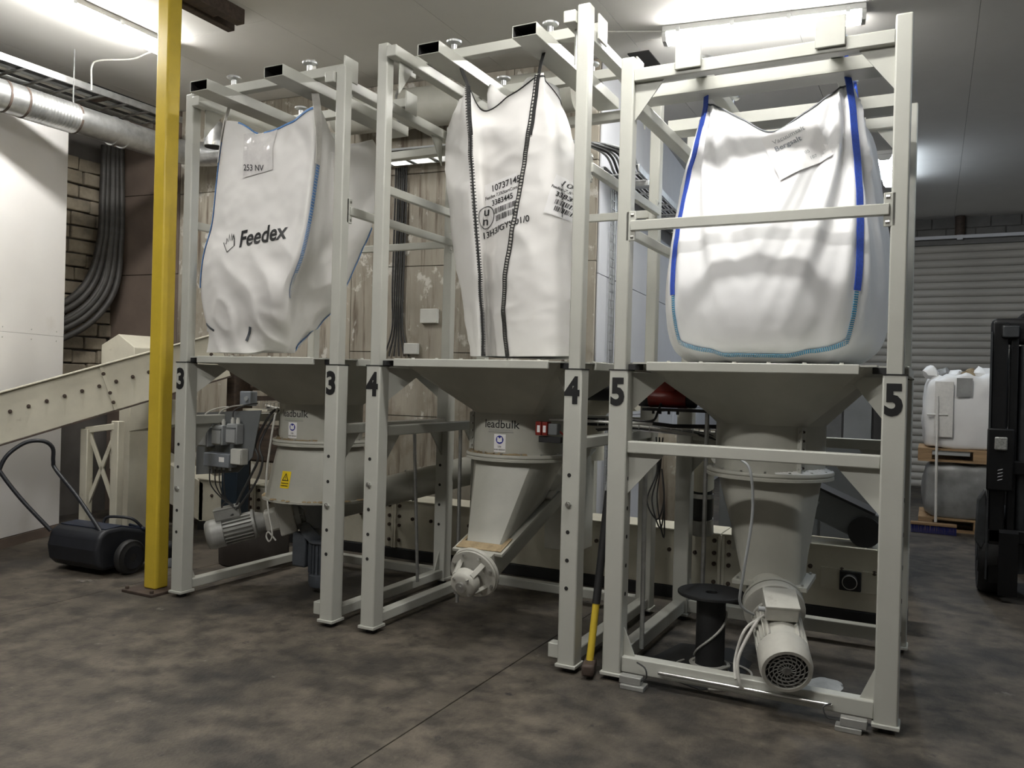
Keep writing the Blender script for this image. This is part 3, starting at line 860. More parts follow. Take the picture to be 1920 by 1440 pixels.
# --- bag 3: nearly empty, slumped to the left
t = thing('big_bag', (-1.0, .35, 1.62), 'slumped half-empty white bag with Feedex print on frame 3', 'bulk bag', 'hanging bulk bags')
del t['label']; t['label'] = 'slumped nearly empty white bulk bag with hand logo, hanging in frame 3'
b3 = Bag(BAG3)
def d3(p, u, v):
    f = min(1, max(0, (5.5 - v) / 4))
    k = (1 - math.exp(-((u - 5) / .5) ** 2)) * (1 - math.exp(-((u - 1) / .4) ** 2))
    return k * (.006 * fbm(p, 4) + (.006 + .042 * f) * (ridge((p[0] * 1.3 + p[2] * .9, p[1], p[2] * .7 - p[0] * .5), 3.2) - .5) * (.3 + .7 * f) + .0035 * (ridge((p[0] + .4 * p[2], p[1], p[2] - .5 * p[0]), 8) - .5))
b3.mesh(150, 130, d3)
ob3 = b3.build('bag_body', BAGM, t)
tg3 = bvh(ob3)
b3.ribbon([(1.0, 3.0), (1.0, 5), (1.0, 7.2)], .045, BLUES, t, 'seam_tape')
b3.ribbon([(4.95, 2.7), (4.98, 3.5), (5.0, 5), (5.0, 7.3)], .030, BLUES, t, 'seam_tape')
b3.stitches([(4.95, 2.7), (4.98, 3.5), (5.0, 5), (5.0, 7.3)], .038, CLOTHW, t, 'seam_stitches', 90)
b3.stitches([(1.0, 3.0), (1.0, 5), (1.0, 7.2)], .038, CLOTHW, t, 'seam_stitches', 90)
b3.ribbon([(6.95, .2), (7.0, 1.5), (7.0, 3), (7.0, 4.9)], .026, BLUES, t, 'seam_tape')
b3.ribbon([(1.9, 7.93), (2.5, 7.93), (2.9, 7.92)], .010, BLUES, t, 'hem_thread')
b3.ribbon([(3.15, 7.90), (4, 7.92), (4.85, 7.92)], .012, BLUES, t, 'hem_thread')
b3.ribbon([(2.55, .75), (2.6, 1.4)], .016, BLUEM, t, 'tie_tape')
b3.ribbon([(1.6, 1.3), (1.3, 1.6)], .014, BLUEM, t, 'tie_tape')
for u, hk in ((1.05, (-1.175, .068, 3.45)), (4.95, (-.535, .068, 3.47))):
    p, n = b3.surf(u, 7.4)
    q = b3.surf(u, 8)[0]
    b3.ribbon([(u, 6.6), (u, 7.95)], .05, CLOTHW, t, 'lifting_strap', lift=.007, extra=[q + (V(hk) - q) * f for f in (.3, .6, 1.0)], n=20)
# writing on bag 3
xd = V((.985, .04, .115)).normalized(); up = V((-.115, 0, .99)).normalized()
def put3(nm, g, mt, o, lift=.004, x=xd, y=up): decal(nm, g, mt, t, o, x, y, tg3, lift, .025)
put3('logo_lettering', text_mesh('Feedex', .135, .0028), BLACK, (-.825, 0, 2.375), x=V((.93, 0, .11)), y=V((.04, 0, 1.12)))
hand = [(-.055, .02), (-.015, -.055), (.0, -.05), (.05, -.02), (.045, .03), (.035, .062), (.026, .02), (.018, .072), (.008, .022), (-.004, .07), (-.010, .02), (-.024, .045), (-.028, .005)]
hv = []; hf = []
for (a, c_) in hand: hv += [(a, c_, 0), (a * .84, c_ * .84 - .003, 0)]
for i in range(len(hand)):
    j = (i + 1) % len(hand); hf.append((2 * i, 2 * j, 2 * j + 1, 2 * i + 1))
put3('hand_logo', (hv, hf), BLACK, (-1.095, 0, 2.335))
put3('document_pouch', rect_pts(.26, .30), FILM, (-.93, 0, 2.93), .006)
put3('pouch_paper', rect_pts(.15, .20), PAPER, (-.95, 0, 2.93), .004)
put3('pouch_handwriting', text_mesh('253 NV', .058, .0006), BLACK, (-.95, 0, 2.822), .009, x=V((.98, 0, -.12)))

# --- bag 4: tall, folded in between two black seams
t = thing('big_bag', (.68, .6, 1.62), 'tall creased white bulk bag with black seams and barcode labels in frame 4', 'bulk bag', 'hanging bulk bags')
b4 = Bag(BAG4)
def d4(p, u, v):
    return .006 * fbm(p, 3.5) + .009 * (ridge((p[0] * .8 + p[2] * .9, p[1], p[2] * .8 - p[0] * .4), 3.4) - .5) + .003 * (ridge((p[0] * .5, p[1], p[2] * 1.2), 9) - .5)
b4.mesh(160, 130, d4)
ob4 = b4.build('bag_body', BAGM, t)
tg4 = bvh(ob4)
SL = [(2.0, 0.05), (2.0, 3.5), (2.0, 7)]
SR = [(4.0, 0.05), (4.0, 3.5), (4.0, 7)]
for path, hk in ((SL, (.335, .355, 3.50)), (SR, (.965, .355, 3.50))):
    tail = b4.surf(*path[-1])[0]
    b4.ribbon(path, .026 if path is SR else .012, CLOTHW if path is SR else BLKS, t, 'seam_tape')
    b4.stitches(path, .030, BLKS, t, 'seam_stitches', 120, th=.006)
    if path is SR:
        for du in (-.045, .045): b4.ribbon([(p_[0] + du, p_[1]) for p_ in path], .005, BLKS, t, 'seam_thread', lift=.007)
    b4.ribbon([(path[0][0] + .06, 5.8), (path[0][0] + .06, 6.95)], .022, BLKS, t, 'lifting_strap', lift=.006, extra=[tail + (V(hk) - tail) * f for f in (.3, .7, 1)], n=16)
b4.ribbon([(2.05, 6.93), (2.6, 6.93), (3.0, 6.93), (3.4, 6.93), (3.95, 6.93)], .006, BLKS, t, 'hem_thread', n=50)
b4.ribbon([(4.1, 6.9), (5, 6.9), (6.3, 6.9)], .006, BLKS, t, 'hem_thread')
# folded neck of the liner
nk = Bag([[(.50 + .0, .60, 3.02), (.55, .46, 3.0), (.68, .42, 3.0), (.82, .46, 3.02), (.88, .6, 3.02), (.8, .78, 3.02), (.66, .82, 3.0), (.55, .76, 3.0)],
          [(.47, .60, 3.16), (.54, .44, 3.17), (.68, .47, 3.16), (.84, .40, 3.19), (.92, .6, 3.18), (.82, .8, 3.15), (.66, .78, 3.15), (.52, .8, 3.15)],
          [(.46, .58, 3.28), (.53, .46, 3.30), (.66, .52, 3.21), (.80, .44, 3.29), (.92, .58, 3.27), (.84, .78, 3.25), (.66, .7, 3.24), (.52, .78, 3.25)]])
nk.mesh(60, 24, lambda p, u, v: .014 * fbm(p, 8))
nk.build('liner_neck', BAGM, t)
XF = V((.93, .33, 0)).normalized()
def put4(nm, g, mt, o, lift=.004, x=XF, y=V((0, 0, 1)), ml=.02): decal(nm, g, mt, t, o, x, y, tg4, lift, ml)
def barcode(w, h, seed):
    r = random.Random(seed); vs = []; fs = []; x = -w / 2
    while x < w / 2:
        a = r.choice((.0016, .0026, .0044, .006)) * w / .16
        k = len(vs); vs += [(x, -h / 2, 0), (x + a, -h / 2, 0), (x + a, h / 2, 0), (x, h / 2, 0)]; fs.append((k, k + 1, k + 2, k + 3))
        x += a + r.choice((.0018, .003, .005)) * w / .16
    return vs, fs
def label4(o, xv, yv, full=True):
    o, xv, yv = V(o), V(xv), V(yv)
    put4('bag_label', rect_pts(.23, .27), PAPER, o, .005, xv, yv)
    put4('label_print', text_mesh('10737145', .052, .0008), BLACK, o + xv * .035 + yv * .095, .008, xv, yv)
    put4('label_print', text_mesh('Feedex 7.5%StartCons', .028, .0003, .92), BLACK, o + xv * .0 + yv * .052, .008, xv, yv)
    put4('label_print', text_mesh('3383445', .044, .0009), BLACK, o + xv * .005 + yv * .010, .008, xv, yv)
    put4('barcode', barcode(.16, .034, 3), BLACK, o + xv * .02 - yv * .040, .008, xv, yv)
    put4('barcode', barcode(.15, .034, 9), BLACK, o + xv * .025 - yv * .085, .008, xv, yv)
label4((.735, .26, 2.525), (XF + V((0, 0, .10))) * .93, V((-.10, -.03, .98)))
label4((1.165, .18, 2.500), V((.93, .20, -.30)).normalized() * .76, V((.24, 0, .76)))
XU = V((.86, .51, 0)).normalized()
put4('un_mark', disc_pts(.056, n=32, r0=.0515), BLACK, (.612, .3, 2.458), .012, XU * .8, V((0, 0, 1.15)), .008)
put4('un_mark', text_mesh('u', .07, .001), BLACK, (.615, .3, 2.490), .012, XU)
put4('un_mark', text_mesh('n', .07, .001), BLACK, (.610, .3, 2.438), .012, XU)
put4('bag_print', text_mesh('13H3/GYS/01/0', .050, .0008), BLACK, (.745, .3, 2.375), .005, (XF + V((0, 0, .10))), V((-.10, 0, 1.0)))

# --- bag 5: full, hanging by blue straps
t = thing('big_bag', (2.19, .68, 1.62), 'full bulging white bulk bag with blue straps in frame 5', 'bulk bag', 'hanging bulk bags')
rows = []
#        z    half-x  front y  back y  round(0 square..1 round)
prof = [(1.622, .30, .40, .95, .95), (1.628, .43, .27, 1.08, .92), (1.70, .520, .145, 1.19, .88), (1.82, .560, .10, 1.24, .84), (1.98, .572, .092, 1.25, .80),
        (2.14, .562, .115, 1.24, .74), (2.30, .540, .150, 1.22, .68), (2.46, .512, .195, 1.18, .63), (2.62, .485, .240, 1.12, .60), (2.78, .450, .285, 1.07, .56), (2.93, .405, .325, 1.02, .50)]
for i, (z, hx, yf, yb, rd) in enumerate(prof):
    cy = (yf + yb) / 2; hy = (yb - yf) / 2
    cxx = 2.195 + .02 * (z - 1.62)
    ring = []
    for k in range(16):
        a = math.radians(-135 + k * 22.5)
        c, s_ = math.cos(a), math.sin(a); m = max(abs(c), abs(s_))
        f = (1 / m) * (1 - rd) + rd
        # a square ring pulled towards an oval by the filling
        f = min(f, (1 / m))
        dz = 0
        if i == len(prof) - 1:
            dz = {0: .05, 1: -.055, 2: -.15, 3: -.06, 4: .055, 8: .04, 12: .04}.get(k, -.07)
        if i == len(prof) - 2:
            dz = {1: -.03, 2: -.075, 3: -.03}.get(k, 0)
        ring.append((cxx + hx * c * f, cy + hy * s_ * f, z + dz))
    rows.append(ring)
b5 = Bag(rows)
def d5(p, u, v):
    du = min(abs(u - 0), abs(u - 4), 8)
    top = max(0, min(1, (v - 3.2) / 4))
    front = 1 if -.5 < u < 4.5 else .6
    # pleats running down from the strap corners
    uc = 0 if u < 2 or u > 12 else 4
    d = abs((u if u < 12 else u - 16) - uc)
    fan = d / (.30 + .17 * (10 - v))
    pl = math.sin(fan * 8.0 + .6 * math.sin(v) + 1.3 * math.sin(fan * 2.1)) * math.exp(-(fan / 1.6) ** 2)
    pl += .30 * math.sin(fan * 19 + v) * math.exp(-(fan / 1.3) ** 2)
    hump = math.exp(-((v - 4.4) / 1.7) ** 2)
    return .028 * (1 - math.exp(-(d / .16) ** 2)) * pl * (.22 + .78 * top) * front * (1 if v < 9.7 else .4) + .004 * fbm(p, 6) * (1 - .5 * hump)
b5.mesh(320, 110, d5)
ob5 = b5.build('bag_body', BAGW, t)
tg5 = bvh(ob5)
for u, hk in ((0.0, (1.868, .34, 3.215)), (4.0, (2.535, .34, 3.215)), (8.0, (2.535, .98, 3.215)), (12.0, (1.868, .98, 3.215))):
    tail = b5.surf(u, 9.95)[0]
    b5.ribbon([(u, 3.9), (u, 7), (u, 9.9)], .036, BLUEW, t, 'lifting_strap', lift=.006, thick=.006, extra=[tail + (V(hk) - tail) * f for f in (.25, .6, 1)])
    b5.ribbon([(u, 2.2), (u, 3.95)], .022, CYAN, t, 'seam_tape', lift=.004)
    b5.stitches([(u, 2.2), (u, 3.95)], .030, CLOTHW, t, 'seam_stitches', 26)
b5.ribbon([(0, 2.25), (.6, 1.8), (1.3, 1.55), (2, 1.47), (2.7, 1.55), (3.4, 1.8), (4, 2.25)], .026, CYAN, t, 'seam_tape', lift=.005, n=80)
b5.stitches([(0, 2.25), (.6, 1.8), (1.3, 1.55), (2, 1.47), (2.7, 1.55), (3.4, 1.8), (4, 2.25)], .034, CLOTHW, t, 'seam_stitches', 90)
b5.ribbon([(.1, 9.93), (1, 9.92), (2, 9.92), (3, 9.92), (3.9, 9.93)], .006, BLUEM, t, 'hem_thread')
xv = V((.86, 0, .42)); yv = V((-.42, 0, .88))
def put5(nm, g, mt, o, lift): decal(nm, g, mt, t, o, xv, yv, tg5, lift, .025)
o = V((2.345, .3, 2.68))
put5('document_sheet', rect_pts(.27, .27), PAPER, o, .010)
put5('sheet_print', text_mesh('Vacuumsalt', .036, .0002), BOXG, o + xv * -.01 + yv * .075, .013)
put5('sheet_print', text_mesh('Bergsalt', .042, .0004), BOXD, o + xv * -.03 + yv * .03, .013)
put5('sheet_print', text_mesh('05', .024, 0), BOXG, o + xv * .035 + yv * -.06, .013)
put5('sheet_print', text_mesh('107', .024, 0), BOXG, o + xv * .05 + yv * -.095, .013)
# ---------------------------------------------------------------- yellow column
t = thing('yellow_column', (-1.755, .03, 0), 'yellow painted square steel column standing before the frames', 'column')
MB().box(-1.812, -1.700, -.026, .086, .02, ZC).build('shaft', YEL, t, bev=.012, seg=3)
MB().box(-1.905, -1.612, -.125, .215, 0, .02).build('base_plate', RUST, t, bev=.004)
for a, b in ((-1.88, -.1), (-1.64, -.1), (-1.64, .19), (-1.88, .19)):
    MB().cyl((a, b, .02), (a, b, .038), .014, n=6).build('bolt', RUST, t)

# ---------------------------------------------------------------- drag conveyor along the back
boltm = MB().cyl((0, 0, 0), (0, -.012, 0), .015, n=8).cyl((0, -.012, 0), (0, -.022, 0), .008, n=8).mesh('bolt', RUST)
t = thing('drag_conveyor', (0, 1.93, 0), 'long low cream conveyor trough with bolts behind the frames', 'conveyor')
def rng(a, b, n): return [a + (b - a) * i / n for i in range(n + 1)]
joints = [-3.30, -2.58, -1.02, .60, 1.70, 2.86]
for i in range(5):
    MB().box(joints[i] + .002, joints[i + 1] - .002, 1.80, 2.07, .085, .478).build('trough_section', PWHITE, t, bev=.004)
    MB().box(joints[i] + .004, joints[i + 1] - .004, 1.775, 2.09, .480, .492).build('lid', PWHITE, t, bev=.003, seg=1)
for i in range(1, 5):
    for s in (-1, 1):
        MB().box(joints[i] - .022 if s < 0 else joints[i] + .002, joints[i] - .002 if s < 0 else joints[i] + .022, 1.782, 1.80, .085, .478).build('joint_flange', PWHITE, t, bev=.002, seg=1)
    for z in (.435, .35, .275, .15):
        for s in (-1, 1):
            inst('bolt', boltm, t, (joints[i] + s * .05, 1.80, z))
for i in range(5):
    n = int((joints[i + 1] - joints[i]) / .17)
    for j in range(1, n):
        inst('bolt', boltm, t, (joints[i] + j * (joints[i + 1] - joints[i]) / n, 1.80, .338))
MB().box(-3.3, 2.86, 1.79, 2.08, .0, .082).build('base_with_shadow', RUBBER, t, bev=.004)  # black strip for the trough bottom, with its shadow painted in
# inclined leg at the left end
ang = math.atan2(.345, 1.09)
def IT(p): return V((-3.30 - p[0] * math.cos(ang), p[1], .085 + p[2] * math.cos(ang) + p[0] * math.sin(ang)))
MB(IT).box(-.06, 1.35, 1.80, 2.05, 0, .40).build('inclined_section', PWHITE, t, bev=.004)
for j in range(7):
    inst('bolt', boltm, t, IT((.1 + j * .18, 1.80, .25)))
# inspection plate with a black sensor knob
MB().box(2.345, 2.72, 1.790, 1.80, .205, .345).build('inspection_plate', PWHITE, t, bev=.002)
MB().box(2.345, 2.72, 1.785, 1.792, .335, .345).build('plate_edge', PWHITE, t)
sb = MB().box(2.462, 2.592, 1.765, 1.79, .212, .338).build('sensor_block', RUBBER, t, bev=.006)
MB().cyl((2.527, 1.765, .275), (2.527, 1.725, .275), .048, .042, n=24).build('sensor_knob', RUBBER, sb)
MB().lathe([(.041, 0), (.046, .003), (.041, .006)], (2.527, 1.722, .275), (0, 1, 0), n=24, closed=True).build('sensor_ring', STEEL, sb)

# ---------------------------------------------------------------- inclined cream conveyor on the left
t = thing('inclined_conveyor', (-3.0, .45, 0), 'inclined cream conveyor with bolted side passing the white partition', 'conveyor')
A = V((-3.96, -1.02, .735)); B = V((-2.46, 1.268, 1.66)); dv = (B - A).normalized()
nx = V((dv.y, -dv.x, 0)).normalized(); upv = nx.cross(dv).normalized()
if upv.z < 0: upv = -upv
def CT(p): return A + dv * p[0] - nx * p[1] + upv * p[2]
Lc = (B - A).length
MB(CT).box(0, Lc, 0, .34, -.185, .185).build('trough', PWHITE, t, bev=.004)
MB(CT).box(0, Lc, -.03, .37, .186, .196).build('lid', PWHITE, t, bev=.002, seg=1)
MB(CT).box(0, Lc, -.022, .0, -.197, -.186).build('bottom_lip', RUST, t)
for j in range(22):
    b = inst('bolt', boltm, t, CT((.1 + j * .128, -.001, .035)), (0, 0, math.atan2(dv.y, dv.x)))
for j in range(15):
    inst('bolt', scr, t, CT((.1 + j * .19, -.012, -.186)), (0, 0, 0))
for j in (1.95, 2.35):
    for z in (-.12, -.04, .12):
        inst('bolt', boltm, t, CT((j, -.001, z)), (0, 0, math.atan2(dv.y, dv.x)))
    MB(CT).box(j - .012, j + .012, -.012, 0, -.185, .185).build('joint_flange', PWHITE, t, bev=.002, seg=1)
l1 = V((-2.815, .52, 0)); l2 = V((-3.06, .43, 0))
for l in (l1, l2):
    MB().box(l.x - .042, l.x + .042, l.y - .03, l.y + .03, 0, 1.10 if l is l1 else 1.03).build('leg', PWHITE, t, bev=.006)
for (za, zb) in ((.42, 1.02), (1.02, .42)):
    MB().beam(l1 + V((-.02, .0, za)), l2 + V((.02, .0, zb)), .022, .03).build('brace', PWHITE, t, bev=.003, seg=1)
MB().beam(l1 + V((0, 0, 1.06)), l2 + V((0, 0, 1.02)), .05, .05).build('cross_bar', PWHITE, t, bev=.004)
t = thing('feed_chute', (-3.2, 1.25, 0), 'cream sheet metal chute behind the inclined conveyor', 'chute')
MB().prism([(-3.95, 1.2, 1.42), (-3.50, 1.2, 1.42), (-3.50, 1.2, 1.72), (-3.72, 1.2, 1.84), (-3.95, 1.2, 1.74)], (0, .35, 0)).build('hood', PWHITE, t, bev=.006)
MB().prism([(-3.42, 1.1, .96), (-2.95, 1.1, 1.04), (-3.05, 1.1, 1.26), (-3.40, 1.1, 1.20)], (0, .3, 0)).build('outlet', PWHITE, t, bev=.006)
MB().box(-3.75, -3.60, 1.25, 1.5, 0, 1.43).build('support_post', PWHITE, t, bev=.006)

# ---------------------------------------------------------------- geared motors and screws
def motor(name, tail, head, r, label, cat, body=ALU, cover=MOTOR, boxup=None, ribs=22, fan=False, boxm=None, group='electric motors of the screws'):
    tail, head = V(tail), V(head); d = (head - tail); L = d.length; d.normalize()
    t = thing(name, tail, label, cat, group)
    up = V((0, 0, 1)) - d * d.z
    up.normalize(); sd = d.cross(up)
    prof = [(.0, .0), (r * .82, .0), (r * .96, .015), (r * 1.0, .045), (r * 1.0, L * .30), (.0, L * .30)]
    if fan:
        prof = [(r * .0, .02), (r * .80, .02), (r * .80, .0), (r * .93, .0), (r * 1.0, .03), (r * 1.0, L * .30), (.0, L * .30)]
    MB().lathe(prof, tail, d, n=40).build('fan_cowl', cover, t)
    MB().lathe([(0, L * .30), (r * .84, L * .30), (r * .84, L * .80), (0, L * .80)], tail, d, n=40).build('motor_body', body, t)
    for i in range(ribs):
        a = 2 * math.pi * (i + .5) / ribs
        e = up * math.sin(a) + sd * math.cos(a)
        if e.dot(up) > .86: continue
        MB().beam(tail + d * (L * .31) + e * r * .90, tail + d * (L * .79) + e * r * .90, .006, r * .20, up=e).build('cooling_rib', body, t)
    MB().lathe([(0, L * .80), (r * 1.02, L * .80), (r * 1.02, L * .84), (r * .8, L * .86), (r * .62, L * 1.0), (0, L * 1.0)], tail, d, n=40).build('end_shield', cover, t)
    if boxup:
        c = tail + d * L * boxup[0] + up * (r * .84)
        bw, bl, bh = boxup[1:]
        bx = MB().beam(c - d * bl / 2 + up * bh / 2, c + d * bl / 2 + up * bh / 2, bw, bh, up=up).build('terminal_box', boxm or cover, t, bev=.006)
        MB().beam(c - d * (bl / 2 + .003) + up * bh, c + d * (bl / 2 + .003) + up * bh, bw + .006, .012, up=up).build('box_lid', boxm or cover, bx, bev=.003)
        MB().cyl(c - d * bl * .25 + up * bh * .5 - sd * bw * .5, c - d * bl * .25 + up * bh * .5 - sd * (bw * .5 + .03), .012, n=10).build('cable_gland', BOXG, bx)
    if fan:
        k = 0
        for rr, n in ((.20, 8), (.38, 14), (.56, 18), (.72, 22)):
            pass
        g = MB()
        g.lathe([(r * .16, .004), (r * .16, .02), (0, .02)], tail, d, n=16)
        g.cyl(tail + d * .004, tail + d * .010, r * .17, n=20)
        for rr in (.34, .50, .66, .80):
            g.lathe([(r * (rr - .022), .006), (r * (rr + .022), .006), (r * (rr + .022), .012), (r * (rr - .022), .012)], tail, d, n=36, closed=True)
        for i in range(16):
            pts = []
            for j in range(6):
                f = j / 5; a = 2 * math.pi * i / 16 + f * .9; q = r * (.16 + .66 * f)
                pts.append(tail + d * .009 + (up * math.sin(a) + sd * math.cos(a)) * q)
            g.tube(pts, .0026, 5)
        g.build('fan_grille', ALU, t)
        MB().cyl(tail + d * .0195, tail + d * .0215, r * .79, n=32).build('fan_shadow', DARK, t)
    return t, d, up, sd

# screw of station 3: runs right and up behind frame 4
A3 = V((-1.535, .262, .362)); B3 = V((-.143, 1.5, .816)); d3_ = (B3 - A3).normalized()
MT3, d, up, sd = motor('geared_motor', A3, A3 + d3_ * .40, .103, 'grey ribbed geared motor lying under frame 3', 'motor', cover=ALU, boxup=(.42, .12, .17, .075))
c = A3 + d3_ * .40
MB().beam(c, c + d3_ * .11, .15, .15, up=up).build('gear_neck', MOTOR, MT3, bev=.02)
MB().beam(c + d3_ * .09 + up * .01, c + d3_ * .21 + up * .01, .20, .26, up=up).build('gearbox', MOTOR, MT3, bev=.012)
MB().cyl(c + d3_ * .21, c + d3_ * .245, .115, n=24).cyl(c + d3_ * .245, c + d3_ * .275, .095, n=24).build('gear_flange', ALU, MT3)
for i in range(8):
    a = i * math.pi / 4
    e = up * math.sin(a) + sd * math.cos(a)
    MB().cyl(c + d3_ * .20 + e * .102, c + d3_ * .265 + e * .102, .010, n=6).build('bolt', STEEL, MT3)
t = thing('screw_tube', A3 + d3_ * .68, 'grey inclined screw conveyor tube rising behind frames 3 and 4', 'screw conveyor')
s0 = A3 + d3_ * .68; s1 = B3 + d3_ * .95
MB().cyl(s0, s1, .108, n=32).build('tube', PAINT2, t)
MB().cyl(s0, s0 + d3_ * .025, .135, n=32).build('end_flange', STEEL, t)
for i in range(8):
    e = up * math.sin(i * math.pi / 4 + .2) + sd * math.cos(i * math.pi / 4 + .2)
    MB().cyl(s0 - d3_ * .01 + e * .122, s0 + d3_ * .04 + e * .122, .010, n=6).build('bolt', STEEL, t)
for f in (.35, .7): MB().cyl(s0 + (s1 - s0) * f, s0 + (s1 - s0) * f + d3_ * .03, .118, n=32).build('tube_band', PAINT2, t)
MB().cyl(s1 + V((0, 0, .05)), s1 + V((0, 0, -.75)), .10, n=28).build('drop_pipe', PAINT2, t)
# upright blue-grey agitator motor below hopper 3
t = thing('agitator_motor', (-.86, .64, .0), 'upright blue-grey motor below hopper 3', 'motor')
MB().lathe([(.0, .04), (.085, .04), (.095, .06), (.095, .12), (.082, .13), (.082, .34), (.1, .345), (.1, .36), (0, .36)], (-.80, .62, 0), n=32).build('motor_body', BLUEM, t)
for i in range(20):
    a = 2 * math.pi * i / 20; e = V((math.cos(a), math.sin(a), 0))
    MB().beam(V((-.80, .62, .135)) + e * .088, V((-.80, .62, .335)) + e * .088, .006, .02, up=e).build('cooling_rib', BLUEM, t)
MB().box(-1.02, -.90, .55, .70, .16, .40).build('gearbox', BLUEM, t, bev=.015)
MB().cyl((-.92, .62, .36), (-.87, .65, .42), .10, n=24).build('flange', BLUEM, t)
# low dark tub behind the motor
t = thing('round_tub', (-1.86, 1.06, 0), 'dark brown round tub on the floor behind the geared motor', 'tub')
MB().lathe([(.25, 0), (.27, .01), (.275, .29), (.268, .30), (.255, .29), (.25, .03), (0, .03)], (-1.86, 1.06, 0), n=48).build('tub_wall', TUB, t)
MB().lathe([(.268, .295), (.282, .30), (.282, .312), (.262, .312)], (-1.86, 1.06, 0), n=48, closed=True).build('tub_rim', TUB, t)

# screw of station 4 with its bearing end towards the aisle
t = thing('screw_trough', (.695, .1, .42), 'inclined grey screw trough with round bearing end under hopper 4', 'screw conveyor')
dd = V((0, .946, .324)).normalized(); s0 = V((.695, .12, .415)); uq = V((0, -.324, .946)); sx_ = V((1, 0, 0))
prof = []
for i in range(13):
    a = math.pi + math.pi * i / 12
    prof.append(sx_ * math.cos(a) * .112 + uq * math.sin(a) * .112)
prof += [sx_ * .112 + uq * .105, sx_ * -.112 + uq * .105]
MB().prism([s0 + dd * .02 + p for p in prof], dd * 1.55).build('trough', PAINT2, t, sharp=30)
MB().beam(s0 + dd * .75 + uq * .12 - sx_ * .14, s0 + dd * 1.57 + uq * .12 - sx_ * .14, .04, .012, up=uq).build('lip', PAINT2, t)
MB().beam(s0 + dd * .75 + uq * .12 + sx_ * .14, s0 + dd * 1.57 + uq * .12 + sx_ * .14, .04, .012, up=uq).build('lip', PAINT2, t)
MB().beam(s0 + dd * .85 + uq * .125, s0 + dd * 1.57 + uq * .125, .28, .006, up=uq).build('lid', PAINT2, t)
MB().cyl(s0 - dd * .005, s0 + dd * .018, .150, n=40).build('end_flange', MOTOR, t, bev=.003)
MB().cyl(s0 - dd * .018, s0 - dd * .004, .142, n=40).build('end_flange', MOTOR, t)
for i in range(8):
    a = i * math.pi / 4 + .3
    e = sx_ * math.cos(a) + uq * math.sin(a)
    MB().cyl(s0 - dd * .03 + e * .124, s0 + dd * .025 + e * .124, .009, n=6).build('bolt', STEEL, t)
bh = MB().lathe([(0, 0), (.055, 0), (.074, .012), (.078, .02), (.078, .07), (.066, .075), (.0, .075)], s0 - dd * .150, dd, n=32).build('bearing_housing', MOTOR, t)
MB().cyl(s0 - dd * .165, s0 - dd * .145, .030, n=20).cyl(s0 - dd * .172, s0 - dd * .16, .016, n=12).build('shaft_end', STEEL, bh)
for i in range(4):
    a = i * math.pi / 2 + .75
    e = sx_ * math.cos(a) + uq * math.sin(a)
    MB().beam(s0 - dd * .12 + e * .072, s0 - dd * .015 + e * .10, .03, .022, up=e).build('bearing_arm', MOTOR, t, bev=.003)
    MB().cyl(s0 - dd * .158 + e * .060, s0 - dd * .14 + e * .060, .008, n=6).build('bolt', STEEL, bh)
MB().cyl(s0 - dd * .075, s0 - dd * .02, .04, n=16).build('shaft', STEEL, t)
e4 = s0 + dd * 1.45
MB().beam(e4 + V((.0, -.02, .1)), e4 + V((.0, -.02, -.55)), .26, .26, up=(0, 1, 0)).build('discharge_spout', PAINT2, t, bev=.006)

# screw of station 5 with its motor towards the aisle
A5 = V((2.418, -.075, .228)); B5 = V((2.255, .46, .430)); d5_ = (B5 - A5).normalized()
MT5, d, up, sd = motor('fan_motor', A5, A5 + d5_ * .46, .118, 'cream motor with round fan grille facing the camera under frame 5', 'motor', body=MOTOR, boxup=(.68, .15, .16, .075), fan=True, ribs=30)
c = A5 + d5_ * .46
MB().cyl(c, c + d5_ * .05, .150, n=36).build('mounting_flange', MOTOR, MT5, bev=.004)
t = thing('screw_tube', c + d5_ * .05, 'grey screw conveyor tube running back from the motor of frame 5', 'screw conveyor')
MB().cyl(c + d5_ * .06, c + d5_ * 1.45, .112, n=32).build('tube', PAINT2, t)
MB().cyl(c + d5_ * .055, c + d5_ * .075, .150, n=36).build('end_flange', PAINT2, t)
MB().box(2.12, 2.37, .50, .74, .36, .478).build('inlet_neck', PAINT2, t, bev=.004)
e5 = c + d5_ * 1.40
MB().cyl(e5 + V((0, 0, .06)), e5 + V((0, 0, -.42)), .10, n=28).build('drop_pipe', PAINT2, t)
# cables of motor 5
def cable(name, pts, r, mt, label, cat='cable', group=None, n=8):
    P_ = [V(p) for p in pts]
    o = MB().tube(P_, r, n, smooth=8).build(name, mt, None, loc=P_[0])
    return tag(o, label, cat, group)
cable('motor_cable', [(2.283, .22, .40), (2.25, .10, .385), (2.19, -.0, .24), (2.20, -.03, .135), (2.215, -.02, .10)], .008, CABW, 'pale cable looping from the fan motor down to the bottom beam')
cable('motor_cable', [(2.30, .20, .41), (2.21, .06, .36), (2.17, .02, .22), (2.185, -.035, .14)], .007, CABW, 'grey cable beside the pale loop on the fan motor')
cable('hanging_cable', [(2.168, .04, 1.155), (2.215, .03, 1.10), (2.225, .05, .90), (2.19, .06, .62), (2.17, .10, .46), (2.22, .18, .395)], .007, BOXG, 'thin grey cable hanging from the middle beam of frame 5')

